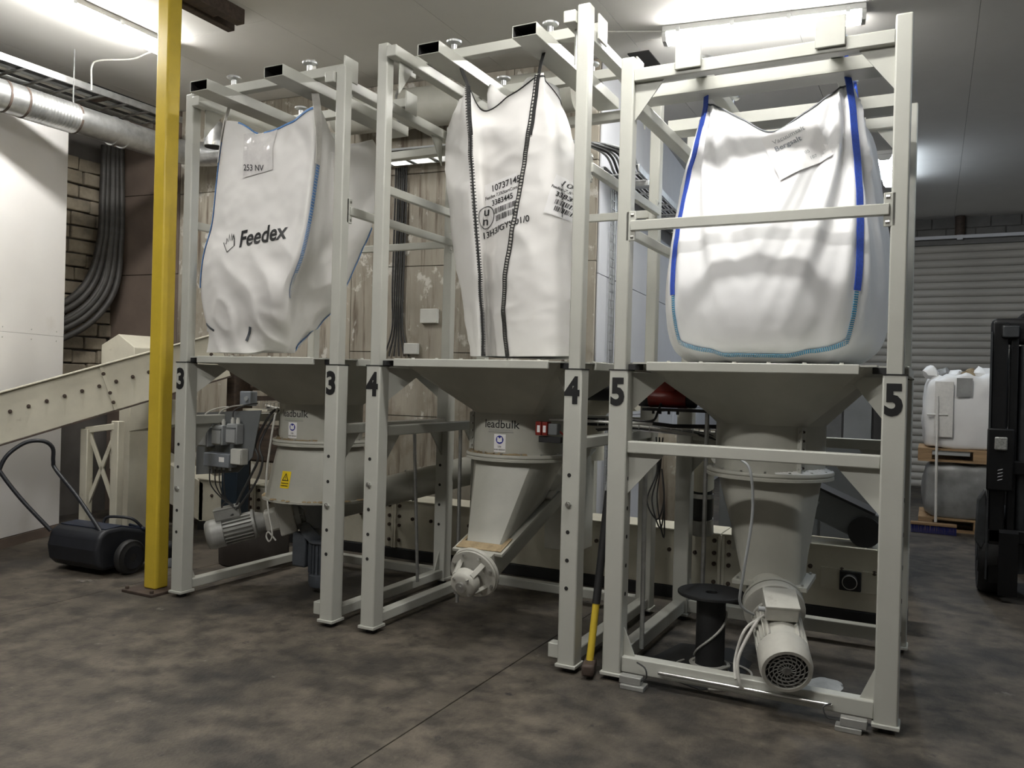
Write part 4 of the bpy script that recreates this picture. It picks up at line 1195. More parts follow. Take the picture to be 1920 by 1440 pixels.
# ---------------------------------------------------------------- cable reel on its mat, frame 5
t = thing('cable_reel', (1.955, .40, 0), 'black cable reel standing upright inside frame 5', 'cable reel')
cxr, cyr = 1.955, .43
top = MB().lathe([(.032, .40), (.170, .40), (.175, .405), (.175, .415), (.170, .419), (.032, .414)], (cxr, cyr, 0), n=48, closed=True).build('top_disc', RUBBER, t)
MB().lathe([(.0, .016), (.075, .016), (.075, .40), (.0, .40)], (cxr, cyr, 0), n=40).build('drum', RUBBER, t)
MB().lathe([(0, .004), (.158, .004), (.158, .016), (0, .016)], (cxr, cyr, 0), n=48).build('bottom_disc', RUBBER, t)
pts = []
for i in range(120):
    a = i / 120 * 2 * math.pi * 5
    r_ = .081 + .010 * (i // 48)
    pts.append((cxr + r_ * math.cos(a), cyr + r_ * math.sin(a), .024 + .018 * (i % 24) / 24 * (1 if i < 60 else .4) + .012 * (i // 60)))
MB().tube(pts, .006, 6).build('wound_cable', CABW, t)
pts = [(cxr + .080 * math.cos(a), cyr + .080 * math.sin(a), .075 + f * .24) for f, a in ((i / 24, -2.9 + i / 24 * 3.3) for i in range(25))]
MB().tube(pts, .0065, 6).build('wound_cable', CABW, t)
pts = [(cxr + .02 + .17 * math.cos(a) * 1.15, cyr + .155 * math.sin(a), .010) for a in (i / 20 * 5.2 - 3.6 for i in range(21))]
pts += [(2.12, .30, .012), (2.10, .18, .012), (2.02, .12, .012)]
cable('loose_cable', pts, .006, CABW, 'pale cable lying in a loop on the floor round the reel')
mo = MB().prism([(1.62, .42, 0), (1.75, .22, 0), (1.98, .12, 0), (2.14, .22, 0), (2.13, .66, 0), (1.98, .86, 0), (1.70, .80, 0)], (0, 0, .004)).build('rubber_mat', RUBBER, None, loc=(1.9, .45, 0))
mo.location.z = .0
tag(mo, 'dark worn floor mat under the cable reel', 'mat')
pw = MB(); pw.lathe([(.0, .012), (.02, .010), (.045, .005), (.075, .001), (.085, 0)], (2.52, .52, .0), n=32)
pw.v = [V((2.52 + (p.x - 2.52) * 1.0 + .012 * noise.noise(p * 25), .52 + (p.y - .52) * 1.5 + .02 * noise.noise(p * 19), max(0.0005, p.z + .003 * noise.noise(p * 60)))) for p in pw.v]
po = pw.build('powder_heap', POWDER, None, loc=(2.52, .52, 0)); tag(po, 'small white powder spill on the floor by the fan motor', 'powder', kind='stuff')

# ---------------------------------------------------------------- sledge hammer
t = thing('sledge_hammer', (1.43, .03, 0), 'sledge hammer with black and yellow handle leaning between frames 4 and 5', 'hammer')
h0 = V((1.432, .035, .06)); h1 = V((1.452, .20, .93)); hd = (h1 - h0)
MB().cyl(h0, h0 + hd * .34, .019, n=16).build('yellow_handle', YEL, t)
MB().cyl(h0 + hd * .34, h1, .021, n=16).build('black_grip', RUBBER, t)
hx = V((.25, -.97, .0)).normalized()
MB().beam(h0 - hx * .075 + V((0, 0, -.012)), h0 + hx * .085 + V((0, 0, -.012)), .062, .062).build('head', RUST, t, bev=.014, seg=2)

# ---------------------------------------------------------------- rods and conduits
def rod(p, q, r, label, mt=GALV):
    o = MB().cyl(p, q, r, n=10).build('tie_rod', mt, None, loc=p)
    return tag(o, label, 'rod', 'vertical tie rods')
rod((-.165, .86, .10), (-.25, .90, 1.16), .012, 'thin vertical rod standing beside the left post of frame 4')
rod((.335, .55, .10), (.30, .60, 1.18), .012, 'thin vertical rod beside the slanted outlet of hopper 4')
rod((1.655, .20, .13), (1.648, .20, 1.12), .012, 'thin vertical rod behind the left post of frame 5')
rod((1.86, .62, .02), (1.862, .62, 1.40), .012, 'thin vertical rod behind the cable reel')
t = thing('load_cell', (1.72, -.03, 0), 'small steel load cell bracket at the left foot of frame 5', 'load cell', 'load cells under frame 5')
MB().box(1.63, 1.75, -.06, .02, .0, .022).build('plate', ALU, t, bev=.003)
MB().box(1.62, 1.73, -.045, .005, .022, .06).build('cell', ALU, t, bev=.004)
MB().tube([(1.73, -.03, .045), (1.76, -.045, .075), (1.75, -.04, .115), (1.70, -.01, .125)], .004, 6, smooth=5).build('lead', CABK, t)
t = thing('load_cell', (2.70, -.03, 0), 'small steel load cell bracket at the right foot of frame 5', 'load cell', 'load cells under frame 5')
MB().box(2.62, 2.73, -.05, .015, .0, .022).build('plate', ALU, t, bev=.003)
MB().box(2.64, 2.75, -.04, .005, .022, .06).build('cell', ALU, t, bev=.004)
MB().tube([(2.64, -.03, .045), (2.59, -.045, .05), (2.57, -.04, .09), (2.60, -.02, .105)], .004, 6, smooth=5).build('lead', CABK, t)
o = MB().cyl((1.80, .018, .085), (2.60, .018, .085), .009, n=10).build('conduit', STEEL, None, loc=(2.2, .018, .085)); tag(o, 'shiny conduit tube fixed along the front bottom beam of frame 5', 'conduit')

# ---------------------------------------------------------------- control plate of station 3
t = thing('control_plate', (-1.4, .33, .8), 'dark grey plate carrying switch boxes inside frame 3', 'control panel')
MB().prism([(-1.735, .335, .770), (-1.33, .335, .815), (-1.20, .335, .93), (-1.13, .335, 1.255), (-1.74, .335, 1.215)], (0, .006, 0)).build('back_plate', GREYP, t)
for i, (x_, z_) in enumerate(((-1.60, 1.052), (-1.462, 1.070), (-1.328, 1.085))):
    b = thing('switch_box', (x_, .30, z_), ('leftmost', 'middle', 'rightmost')[i] + ' of three pale grey isolator switch boxes on the plate', 'switch box', 'isolator switches')
    MB().box(x_ - .048, x_ + .048, .262, .334, z_ - .07, z_ + .07).build('case', BOXG, b, bev=.008)
    MB().box(x_ - .042, x_ + .042, .252, .263, z_ - .06, z_ + .035).build('cover', BOXG, b, bev=.004)
    MB().box(x_ - .042, x_ + .042, .250, .262, z_ + .037, z_ + .045).build('cover_groove', GREYP, b)
    for s in (-.026, .022):
        MB().cyl((x_ + s, .30, z_ + .07), (x_ + s, .30, z_ + .10), .014, n=8).cyl((x_ + s, .30, z_ + .10), (x_ + s, .30, z_ + .112), .010, n=8).build('cable_gland', BOXW, b)
    if i < 3:
        MB().tube([(x_ - .026, .30, z_ + .11), (x_ - .02, .305, z_ + .16), (x_ + .06, .33, z_ + .20), (x_ + .16, .34, z_ + .215)], .005, 6, smooth=6).build('cable', CABW if i < 2 else CABK, b)
b = thing('junction_box', (-1.455, .30, .90), 'blue-grey junction box with a small white sticker under the switches', 'junction box')
MB().box(-1.575, -1.335, .25, .334, .850, .945).build('case', BOXD, b, bev=.006)
decal('sticker', rect_pts(.05, .034), PAPER, b, (-1.40, .25, .905), (1, 0, 0), (0, 0, 1), lift=.001)
for x_ in (-1.55, -1.50, -1.46, -1.42, -1.36):
    MB().cyl((x_, .29, .85), (x_, .29, .828), .010, n=8).build('cable_gland', BOXG, b)
    if x_ < -1.38: MB().tube([(x_, .29, .83), (x_ + .01, .29, .72), (x_ * .3 - 1.0, .33, .62), (-1.36, .37, .56)], .0048, 6, smooth=6).build('cable', CABK, b)
b = thing('junction_box', (-1.28, .30, .93), 'cream junction box at the right edge of the grey plate', 'junction box')
MB().box(-1.335, -1.235, .27, .334, .875, .985).build('case', BOXW, b, bev=.006)
MB().box(-1.332, -1.238, .262, .271, .879, .981).build('cover', BOXW, b, bev=.004)
cable('cable_bundle', [(-1.08, .42, 1.26), (-1.13, .40, 1.20), (-1.20, .36, 1.02), (-1.17, .36, .92), (-1.24, .37, .80), (-1.33, .36, .64), (-1.37, .35, .54)], .009, CABK, 'thick dark cable drooping in front of the grey plate', group='drooping cables in frame 3')
cable('cable_bundle', [(-1.06, .43, 1.26), (-1.15, .41, 1.12), (-1.17, .37, 1.00), (-1.14, .37, .90), (-1.20, .38, .76), (-1.31, .36, .60), (-1.36, .35, .55)], .008, CABK, 'second dark cable drooping in front of the grey plate', group='drooping cables in frame 3')
cable('cable_bundle', [(-1.06, .42, 1.27), (-1.05, .38, 1.20), (-1.045, .34, 1.02), (-1.05, .32, .85), (-1.045, .31, .70)], .0075, CABW, 'pale cable hanging straight down left of hopper 3', group='drooping cables in frame 3')
cable('cable_coil', [(-1.33, .33, .56), (-1.42, .32, .60), (-1.46, .32, .55), (-1.42, .32, .50), (-1.36, .33, .52)], .0055, CABK, 'small loop of cable above the motor terminal box')
cable('sensor_cable', [(-1.02, .30, .66), (-.97, .26, .58), (-.93, .25, .48), (-.925, .25, .42), (-.95, .25, .39), (-.975, .25, .42), (-.955, .25, .45), (-.90, .26, .40)], .0055, CABW, 'grey cable with a loop hanging from the rim of hopper 3')
# wire cable basket
def basket(p, q, w, label, h=.045, n=9):
    p, q = V(p), V(q); d = (q - p).normalized(); s = V((d.y, -d.x, 0)).normalized(); z = V((0, 0, 1))
    t = thing('cable_basket', p, label, 'cable tray', 'wire cable trays')
    for a, b in ((-.5, 0), (-.17, 0), (.17, 0), (.5, 0), (-.5, 1), (.5, 1)):
        MB().cyl(p + s * w * a + z * h * b, q + s * w * a + z * h * b, .003, n=6).build('long_wire', GALV, t)
    for i in range(n + 1):
        c_ = p + (q - p) * (i / n)
        MB().tube([c_ - s * w / 2 + z * h, c_ - s * w / 2, c_ + s * w / 2, c_ + s * w / 2 + z * h], .003, 6).build('cross_wire', GALV, t)
    return t
basket((-1.62, .95, 1.235), (-.98, .62, 1.27), .12, 'wire cable tray with cables left of hopper 3')
for i in range(4):
    cable('tray_cable', [(-1.70, .98 + i * .012, 1.26 - .02 * i), (-1.50, .90 + i * .018, 1.245), (-1.25, .75 + i * .02, 1.262), (-.98, .62 + i * .02, 1.285)], .010 - .001 * i, (CABW, CABK, CABW, CABK)[i], ('thickest pale', 'upper dark', 'thin pale', 'lower dark')[i] + ' cable lying in the wire tray left of hopper 3', group='cables in the wire tray')
# dark navy post and brown boxy drive behind the plate
o = MB().box(-2.345, -2.165, 1.16, 1.30, 0, .80).build('navy_post', NAVY, None, bev=.008, loc=(-2.25, 1.23, 0)); tag(o, 'dark navy steel post behind the grey control plate', 'post')
t = thing('elevator_boot', (-2.2, 1.55, 0), 'brown dusty drive housing with slotted cover behind frame 3', 'machine')
MB().box(-2.50, -2.02, 1.48, 1.74, .74, 1.05).build('housing', WOODB, t, bev=.02)
MB().prism([(-2.36, 1.46, 1.06), (-2.24, 1.46, 1.06), (-2.33, 1.46, .80), (-2.44, 1.46, .80)], (0, .02, 0)).build('pale_panel', PWHITE, t)
MB().box(-2.42, -2.0, 1.52, 1.72, 1.36, 1.62).build('motor_case', WOODB, t, bev=.03)
for i in range(7): MB().box(-2.36, -2.05, 1.50, 1.525, 1.40 + i * .028, 1.412 + i * .028).build('cooling_rib', PWHITE, t)
MB().box(-2.56, -2.46, 1.40, 1.62, 0, 1.66).build('post', WOODB, t, bev=.01)
for z_ in (1.18, 1.29): MB().box(-2.46, -1.95, 1.50, 1.56, z_, z_ + .02).build('shelf_bar', PWHITE, t)
b = thing('small_switch', (-2.05, 1.2, 1.24), 'small dusty grey switch box hanging behind frame 3', 'switch box')
MB().box(-2.14, -2.02, 1.14, 1.22, 1.24, 1.36).build('case', BOXD, b, bev=.008)
MB().box(-2.10, -2.06, 1.22, 1.50, 1.28, 1.32).build('mount', RUST, b)
MB().cyl((-2.06, 1.13, 1.30), (-2.06, 1.14, 1.30), .02, n=12).build('knob', BOXG, b)
b = thing('emergency_switch', (-2.83, 1.5, 1.8), 'pale grey switch box on a pipe left of the slumped bag', 'switch box')
MB().box(-2.88, -2.77, 1.46, 1.54, 1.87, 2.0).build('case', BOXG, b, bev=.008)
MB().cyl((-2.83, 1.5, 1.45), (-2.83, 1.5, 1.87), .022, n=10).build('stem', GALV, b)
# ---------------------------------------------------------------- fittings on hoppers 4 and 5
t = thing('safety_sensor', (.955, .43, 1.23), 'small red safety sensor with black bracket on hopper 4', 'sensor')
MB().box(.925, .962, .385, .445, 1.19, 1.27).build('red_head', RED, t, bev=.004)
MB().box(.966, 1.00, .385, .445, 1.19, 1.27).build('red_head', RED, t, bev=.004)
decal('head_label', rect_pts(.018, .04), PAPER, t, (.946, .385, 1.228), (1, 0, 0), (0, 0, 1), lift=.001)
decal('head_label', rect_pts(.018, .04), PAPER, t, (.983, .385, 1.228), (1, 0, 0), (0, 0, 1), lift=.001)
MB().box(1.003, 1.06, .39, .45, 1.195, 1.26).build('grey_block', GREYP, t, bev=.005)
MB().box(.94, 1.08, .40, .43, 1.150, 1.185).build('bracket', RUBBER, t, bev=.003)
MB().cyl((1.00, .41, 1.285), (1.55, .62, 1.275), .009, n=8).build('air_tube', STEEL, t)
MB().tube([(1.03, .42, 1.24), (1.10, .46, 1.18), (1.2, .52, 1.13), (1.22, .55, 1.2)], .006, 6, smooth=5).build('lead', RED, t)
t = thing('vibrator', (1.63, .68, 1.43), 'red electric vibrator on a bracket left of hopper 5', 'vibrator')
MB().cyl((1.52, .66, 1.425), (1.74, .66, 1.425), .055, n=24).build('motor_body', RED, t, bev=.004)
MB().cyl((1.455, .66, 1.425), (1.52, .66, 1.425), .052, n=24).build('end_cap', RUBBER, t, bev=.008)
MB().cyl((1.74, .66, 1.425), (1.79, .66, 1.425), .052, n=24).build('end_cap', RUBBER, t, bev=.008)
MB().box(1.565, 1.67, .62, .70, 1.46, 1.53).build('terminal_box', RED, t, bev=.006)
MB().box(1.50, 1.92, .58, .74, 1.352, 1.366).build('bracket_plate', RUBBER, t)
for x_ in (1.56, 1.60, 1.65, 1.70): MB().cyl((x_, .60, 1.36), (x_, .60, 1.335), .008, n=6).build('bolt', RUBBER, t)
MB().tube([(1.60, .62, 1.40), (1.585, .60, 1.34), (1.56, .62, 1.30), (1.50, .66, 1.285), (1.40, .72, 1.28)], .007, 6, smooth=5).build('lead', RUBBER, t)
o = MB().tube([(1.30, .75, 1.29), (1.62, .80, 1.26), (1.92, .80, 1.27)], .012, 8).build('black_bar', RUBBER, None, loc=(1.6, .8, 1.27)); tag(o, 'thin black air pipe crossing left of hopper 5', 'pipe')
basket((1.12, .95, 1.23), (1.85, .95, 1.20), .14, 'wire cable tray full of cables behind the left post of frame 5', n=11)
for i in range(6):
    y_ = .88 + .025 * i
    cable('tray_cable', [(1.10, y_, 1.225 - .01 * (i % 3)), (1.35, y_ + .01, 1.245 - .012 * (i % 2)), (1.6, y_, 1.225), (1.80, y_ - .03 * (i % 2), 1.205), (1.92, y_, 1.19 - .02 * i)], .008, CABK if i % 3 else CABW,
          ('frontmost', 'second', 'third', 'fourth', 'fifth', 'rearmost')[i] + ' cable in the wire tray behind frame 5', group='cables behind frame 5')
for i in range(3):
    cable('loose_lead', [(1.52 + .02 * i, .80, 1.19), (1.56, .70 + .03 * i, 1.0), (1.53 + .03 * i, .62, .84), (1.60 + .02 * i, .60, .74 - .05 * i), (1.63, .62, .86), (1.60, .66, 1.02)], .0045, CABK,
          ('leftmost', 'middle', 'rightmost')[i] + ' of three thin black leads dangling behind the left post of frame 5', group='dangling leads')
cable('air_hose', [(1.32, .62, 1.20), (1.345, .55, 1.05), (1.33, .50, .92), (1.325, .48, .80)], .009, BOXG, 'grey air hose hanging between frames 4 and 5')
# pipework between frames 4 and 5
t = thing('cream_pipe', (.86, 1.62, 1.0), 'thick cream pipe elbow in the gap between frames 4 and 5', 'pipe')
MB().tube([(.80, 1.62, .95), (.80, 1.62, 1.22), (.83, 1.60, 1.32), (.92, 1.58, 1.38), (1.15, 1.55, 1.40)], .085, 20, smooth=6).build('pipe', PWHITE, t)
MB().cyl((.80, 1.62, 1.20), (.80, 1.62, 1.23), .097, n=24).build('collar', PWHITE, t)
MB().cyl((.72, 1.45, 1.44), (1.02, 1.45, 1.44), .06, n=20).build('dark_coupling', RUBBER, t)
o = MB().cyl((.62, 1.30, 1.24), (1.30, 1.30, 1.24), .028, n=16).build('black_pipe', RUBBER, None, loc=(.9, 1.3, 1.24)); tag(o, 'black air pipe with clamps between frames 4 and 5', 'pipe')
o = MB().cyl((.62, 1.28, 1.275), (1.30, 1.28, 1.275), .010, n=10).build('steel_pipe', STEEL, None, loc=(.9, 1.28, 1.27)); tag(o, 'thin shiny pipe above the black air pipe', 'pipe')
t = thing('cream_pipe', (1.62, 1.62, .5), 'cream pipe elbow with dark rubber sleeve behind hopper 5', 'pipe')
MB().tube([(1.75, 1.45, 1.06), (1.66, 1.52, 1.02), (1.60, 1.60, .93), (1.585, 1.65, .82)], .085, 20, smooth=6).build('elbow', PWHITE, t)
MB().cyl((1.585, 1.66, .83), (1.585, 1.68, .60), .072, n=24).build('sleeve', RUBBER, t)
MB().cyl((1.585, 1.67, .74), (1.585, 1.67, .77), .080, n=24).build('hose_clamp', STEEL, t)
MB().cyl((1.585, 1.68, .60), (1.585, 1.70, .495), .078, n=24).build('inlet', ALU, t)
t = thing('drive_unit', (2.5, 2.0, .5), 'dark grey inclined drive housing on the conveyor behind frame 5', 'machine')
da = V((2.18, 1.95, .80)); db = V((2.66, 1.95, .60))
MB().beam(da, db, .22, .20).build('housing', GREYP, t, bev=.008)
MB().beam(da + V((0, -.002, .105)), db + V((0, -.002, .105)), .25, .016).build('cover_edge', RUBBER, t)
decal('type_plate', rect_pts(.10, .05), BOXG, t, da + (db - da) * .18 + V((0, -.11, -.01)), (db - da).normalized(), V((.388, 0, .921)), lift=.002)
MB().cyl(db + V((-.06, -.09, -.01)), db + V((-.06, -.14, -.01)), .10, n=28).build('pulley', RUBBER, t)
t = thing('wall_cabinet', (2.2, 2.95, 0), 'grey steel cabinet standing behind hopper 5', 'cabinet')
MB().box(1.86, 2.58, 2.75, 3.1, 0, 1.10).build('body', GREYP, t, bev=.006)
MB().box(1.88, 2.21, 2.735, 2.752, .03, 1.07).build('door', GREYP, t, bev=.004)
MB().box(2.23, 2.56, 2.735, 2.752, .03, 1.07).build('door', GREYP, t, bev=.004)
t = thing('floor_cabinet', (3.0, 4.4, 0), 'dark tall locker seen between the posts of frame 5', 'cabinet')
MB().box(2.30, 2.78, 3.4, 3.8, 0, 1.52).build('body', RUBBER, t, bev=.006)
MB().box(2.32, 2.53, 3.385, 3.402, .03, 1.49).build('door', GREYP, t, bev=.004)
MB().box(2.55, 2.76, 3.385, 3.402, .03, 1.49).build('door', RUBBER, t, bev=.004)

t = thing('weathered_board', (1.25, 2.52, 0), 'weathered beige board standing behind the conveyor left of hopper 5', 'board')
MB().box(.86, 1.44, 2.62, 2.65, .35, 1.16).build('board', PLY, t, bev=.003)
MB().box(.90, .96, 2.65, 2.71, 0, 1.14).build('stud', WOODB, t, bev=.004)
MB().box(1.34, 1.40, 2.65, 2.71, 0, 1.14).build('stud', WOODB, t, bev=.004)
o = MB().box(1.50, 1.72, 2.56, 2.78, 0, 1.32).build('steel_post', GREYP, None, bev=.01, loc=(1.6, 2.6, 0)); tag(o, 'short grey steel post behind the conveyor beside hopper 5', 'post')
# ---------------------------------------------------------------- push sweeper on the left
t = thing('push_sweeper', (-2.45, .25, 0), 'dark push sweeper with hoop handle beside the yellow column', 'sweeper')
def ST(p): return V((-2.59 + p[0] + .06 * p[1], .03 + p[1] + .04 * p[0], p[2]))
prof = [(.03, .045), (-.02, .10), (-.035, .20), (-.01, .30), (.05, .345), (.18, .350), (.34, .31), (.46, .24), (.50, .16), (.48, .06)]
MB(ST).prism([(-.29, a, b) for a, b in prof], (.53, 0, 0)).build('hopper_body', SWEEP, t, bev=.03, seg=3)
MB(ST).prism([(-.26, a, b) for a, b in ((.05, .347), (.18, .358), (.34, .318), (.46, .25), (.44, .24), (.18, .34), (.06, .33))], (.48, 0, 0)).build('lid', SWEEPB, t, bev=.004)
for x_, s_ in ((-.355, -1), (.25, 1)):
    c0, c1 = ST((x_, .20, .128)), ST((x_ + .075, .20, .128))
    ax_ = (c1 - c0).normalized()
    wh = MB().lathe([(0, 0), (.085, .0), (.095, .008), (.118, .010), (.126, .02), (.126, .055), (.118, .065), (.095, .067), (.085, .075), (0, .075)], c0, ax_, n=40).build('wheel', RUBBER, t)
    MB().lathe([(.03, -.004), (.080, -.004), (.085, .004), (.03, .004)], c0 if s_ < 0 else c1, ax_, n=32, closed=True).build('hub', SWEEP, wh)
MB(ST).box(.10, .30, .50, .66, .05, .17).build('front_guard', SWEEP, t, bev=.03, seg=3)
MB(ST).lathe([(.0, .06), (.10, .06), (.13, .03), (.15, .0), (0, 0)], (.24, .60, .005), n=24).build('side_brush', SWEEP, t)
MB(ST).prism([(.08, .34, .315), (.24, .34, .30), (.26, .52, .22), (.10, .52, .23)], (0, 0, .03)).build('blue_cover', SWEEPB, t, bev=.015)
MB().tube([ST((.0, .20, .35)), ST((.02, .22, .395)), ST((.14, .26, .40)), ST((.20, .30, .38)), ST((.22, .36, .31))], .011, 8, smooth=5).build('carry_handle', SWEEP, t)
hp = [(-2.85, .0, .30), (-3.02, -.12, .53), (-3.135, -.20, .715), (-3.15, -.205, .76), (-3.13, -.16, .86), (-3.08, -.06, .945), (-3.01, .03, .955), (-2.985, .09, .90), (-2.99, .10, .80), (-2.97, .11, .735), (-2.70, .11, .54), (-2.37, .08, .30)]
MB().tube(hp, .015, 10, smooth=6).build('hoop_handle', SWEEP, t)

# ---------------------------------------------------------------- ducts, ladders and hoses at upper left
t = thing('ventilation_duct', (-3.54, .6, 3.62), 'galvanised ventilation duct running under the ceiling at the left', 'duct')
MB().tube([(-3.56, -1.2, 3.62), (-3.55, .15, 3.62)], .125, 28).build('duct_section', GALV, t)
fx = [(-3.55, .15 + .014 * i, 3.62) for i in range(32)]
fm = MB()
for i in range(31):
    r0 = .118 + (.010 if i % 2 else 0); fm.cyl(fx[i], fx[i + 1], r0, .118 + (.010 if (i + 1) % 2 else 0), n=26, cap=False)
fm.build('flexible_section', GALV, t)
MB().tube([(-3.54, .58, 3.62), (-3.535, 1.5, 3.62)], .118, 28).build('duct_section', GALV, t)
MB().tube([(-3.535, 1.5, 3.62), (-3.52, 1.66, 3.62), (-3.42, 1.80, 3.62), (-3.25, 1.86, 3.62), (-2.9, 1.88, 3.62)], .115, 28, smooth=5).build('duct_elbow', GALV, t)
MB().tube([(-2.9, 1.88, 3.62), (-2.0, 1.95, 3.62)], .115, 28).build('duct_section', GALV, t)
for y_ in (-.02, .13, .58, .95, 1.06):
    MB().cyl((-3.55, y_, 3.62), (-3.55, y_ + .018, 3.62), .128, n=28).build('duct_clamp', GALV if y_ > .6 else RUST, t)
MB().cyl((-3.55, .58, 3.74), (-3.55, .58, ZC), .006, n=6).build('hanger_rod', GALV, t)
t = thing('duct_elbow_outlet', (-2.6, 1.3, 3.6), 'short shiny duct elbow opening downwards beside the slumped bag', 'duct')
MB().tube([(-2.88, 1.80, 3.60), (-2.76, 1.48, 3.60), (-2.70, 1.36, 3.63), (-2.66, 1.29, 3.61), (-2.64, 1.27, 3.52), (-2.64, 1.27, 3.47)], .085, 24, smooth=5).build('elbow', GALV, t)
MB().cyl((-2.64, 1.27, 3.468), (-2.64, 1.27, 3.48), .088, n=24).build('rim', STEEL, t)
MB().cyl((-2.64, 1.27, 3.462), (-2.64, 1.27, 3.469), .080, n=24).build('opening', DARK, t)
t = thing('large_duct', (-.6, 2.1, 3.85), 'large dusty duct along the back wall near the ceiling', 'duct')
MB().cyl((-1.9, 2.02, 3.86), (.35, 2.22, 3.86), .17, n=32).build('duct_section', PAINT2, t)
for f in (.3, .62): 
    p_ = V((-1.9, 2.02, 3.86)).lerp(V((.35, 2.22, 3.86)), f); MB().cyl(p_, p_ + V((.02, .0018, 0)), .178, n=32).build('duct_clamp', GALV, t)

def ladder(p, q, w, label, side=None, n=8, rh=.06, mt=GALV, group='cable ladders'):
    p, q = V(p), V(q); d = (q - p).normalized(); s = side or V((d.y, -d.x, 0)).normalized(); z = d.cross(s).normalized()
    if z.z < 0: z = -z
    t = thing('cable_ladder', p, label, 'cable ladder', group)
    for a in (-.5, .5):
        MB().beam(p + s * w * a, q + s * w * a, .012, rh, up=z).build('side_rail', mt, t, bev=.002, seg=1)
        MB().beam(p + s * (w * a - .008 * (1 if a > 0 else -1)) + z * rh * .45, q + s * (w * a - .008 * (1 if a > 0 else -1)) + z * rh * .45, .022, .006, up=z).build('rail_lip', mt, t)
    for i in range(n):
        c_ = p + (q - p) * ((i + .5) / n)
        MB().beam(c_ - s * w / 2 - z * rh * .3, c_ + s * w / 2 - z * rh * .3, .03, .014, up=z).build('rung', mt, t, bev=.002, seg=1)
    return t, d, s, z
lt, d, s, z = ladder((-3.86, -1.3, 3.95), (-3.80, 1.75, 3.95), .42, 'long galvanised cable ladder under the ceiling at upper left', n=13)
for i in range(5):
    x_ = -3.98 + .07 * i
    cable('ladder_cable', [(x_, -1.3, 3.955), (x_ + .02, 0, 3.955), (x_ + .03, 1.0, 3.955), (x_ + .05, 1.75, 3.955)], .016, (CABK, CABW, BOXG, CABK, CABW)[i], ('outermost', 'second', 'third', 'fourth', 'innermost')[i] + ' cable on the ladder at upper left, counted from the wall', group='cables on the left ladder')
o = MB().box(-3.86, -3.62, .93, 1.02, 3.925, 3.97).build('red_bracket', RUST, None, bev=.006, loc=(-3.74, .97, 3.95)); tag(o, 'dark red bracket across the cable ladder at upper left', 'bracket')
cable('lamp_cable', [(-2.78, .80, 4.17), (-3.0, .84, 4.17), (-3.2, .86, 4.165), (-3.5, .78, 4.17), (-3.585, .77, 4.13), (-3.60, .78, 4.0), (-3.605, .785, 3.93)], .008, CABW, 'white cable from the left ceiling lamp to the cable ladder')
cable('lamp_cable', [(1.06, 2.16, 4.19), (.80, 2.05, 4.19), (.55, 1.95, 4.19), (.3, 1.90, 4.19)], .007, CABW, 'thin white cable along the ceiling left of the right lamp')
lb, d, s, z = ladder((-2.55, 2.05, 3.46), (.30, 2.27, 3.46), .28, 'galvanised cable ladder along the back wall behind frames 3 and 4', n=12, mt=GALV)
# hoses hanging on the old brick
for i in range(6):
    q_ = i / 5 + random.uniform(-.07, .07)
    cable('black_hose', [(-4.80 + .05 * q_, 1.82 + .15 * q_, 3.85), (-4.78 + .06 * q_, 1.80 + .17 * q_, 3.28), (-4.76 + .08 * q_, 1.77 + .17 * q_, 2.87), (-4.76 + .08 * q_, 1.66 + .22 * q_, 2.45 - .1 * q_), (-4.77 + .04 * q_, 1.44 + .18 * q_, 2.19 - .22 * q_), (-4.80, 1.12 + .05 * q_, 2.06 - .35 * q_), (-4.84, .7, 2.0 - .5 * q_)], .036 - .002 * (i % 3), HOSE,
          ('leftmost', 'second from left', 'third from left', 'fourth from left', 'fifth from left', 'rightmost')[i] + ' of the thick black hoses hanging on the brick wall', 'hose', 'hoses on the brick wall', n=12)
t = thing('timber_beam', (-1.78, .4, ZC), 'dark stained timber beam end below the ceiling beside the yellow column', 'beam')
MB().box(-1.87, -1.80, -.6, .66, 4.09, ZC).build('beam_side', WOODB, t, bev=.006)
MB().box(-1.72, -1.64, -.6, .60, 4.09, ZC).build('beam_side', WOODB, t, bev=.006)
MB().box(-1.80, -1.72, -.6, .45, 4.11, ZC).build('beam_core', WOODB, t, bev=.004)

# ---------------------------------------------------------------- cable ladder and conduit on the white wall
lw, d, s, z = ladder(WA((.93, .05, 3.28)), WA((.93, 5.5, 3.28)), .30, 'cable ladder full of cables along the white side wall', n=22)
for i in range(7):
    a_ = .82 + .035 * i
    cable('wall_cable', [WA((-1.2, -.40 + .03 * i, 3.47)), WA((.1, -.38 + .03 * i, 3.47)), WA((.55 + .02 * i, -.33 + .02 * i, 3.45)), WA((a_, -.1, 3.38)), WA((a_, .3, 3.30)), WA((a_ + .01, .8, 3.30)), WA((a_ + .01, 2.2, 3.30)), WA((a_, 4.0, 3.30))], .011, CABK if i % 2 else BOXG,
          ('first', 'second', 'third', 'fourth', 'fifth', 'sixth', 'seventh')[i] + ' cable from the wall on the side wall ladder', group='cables on the side wall ladder')
for i, y_ in enumerate((.35, 1.9, 3.4)):
    o = MB(WA).box(.765, 1.10, y_, y_ + .05, 3.20, 3.245).build('wall_bracket', GALV, None, bev=.003, loc=WA((.9, y_, 3.2)))
    tag(o, ('nearest', 'middle', 'farthest')[i] + ' steel bracket under the side wall cable ladder', 'bracket', 'ladder brackets')
t = thing('wire_riser', WA((.80, .38, 0)), 'vertical wire cable riser on the white side wall', 'cable tray')
for a_ in (.30, .36, .42, .46): MB(WA).cyl((.79, a_, .3), (.79, a_, 3.2), .004, n=6).build('long_wire', GALV, t)
for i in range(40): MB(WA).box(.786, .794, .29, .47, .35 + i * .072, .355 + i * .072).build('cross_wire', GALV, t)
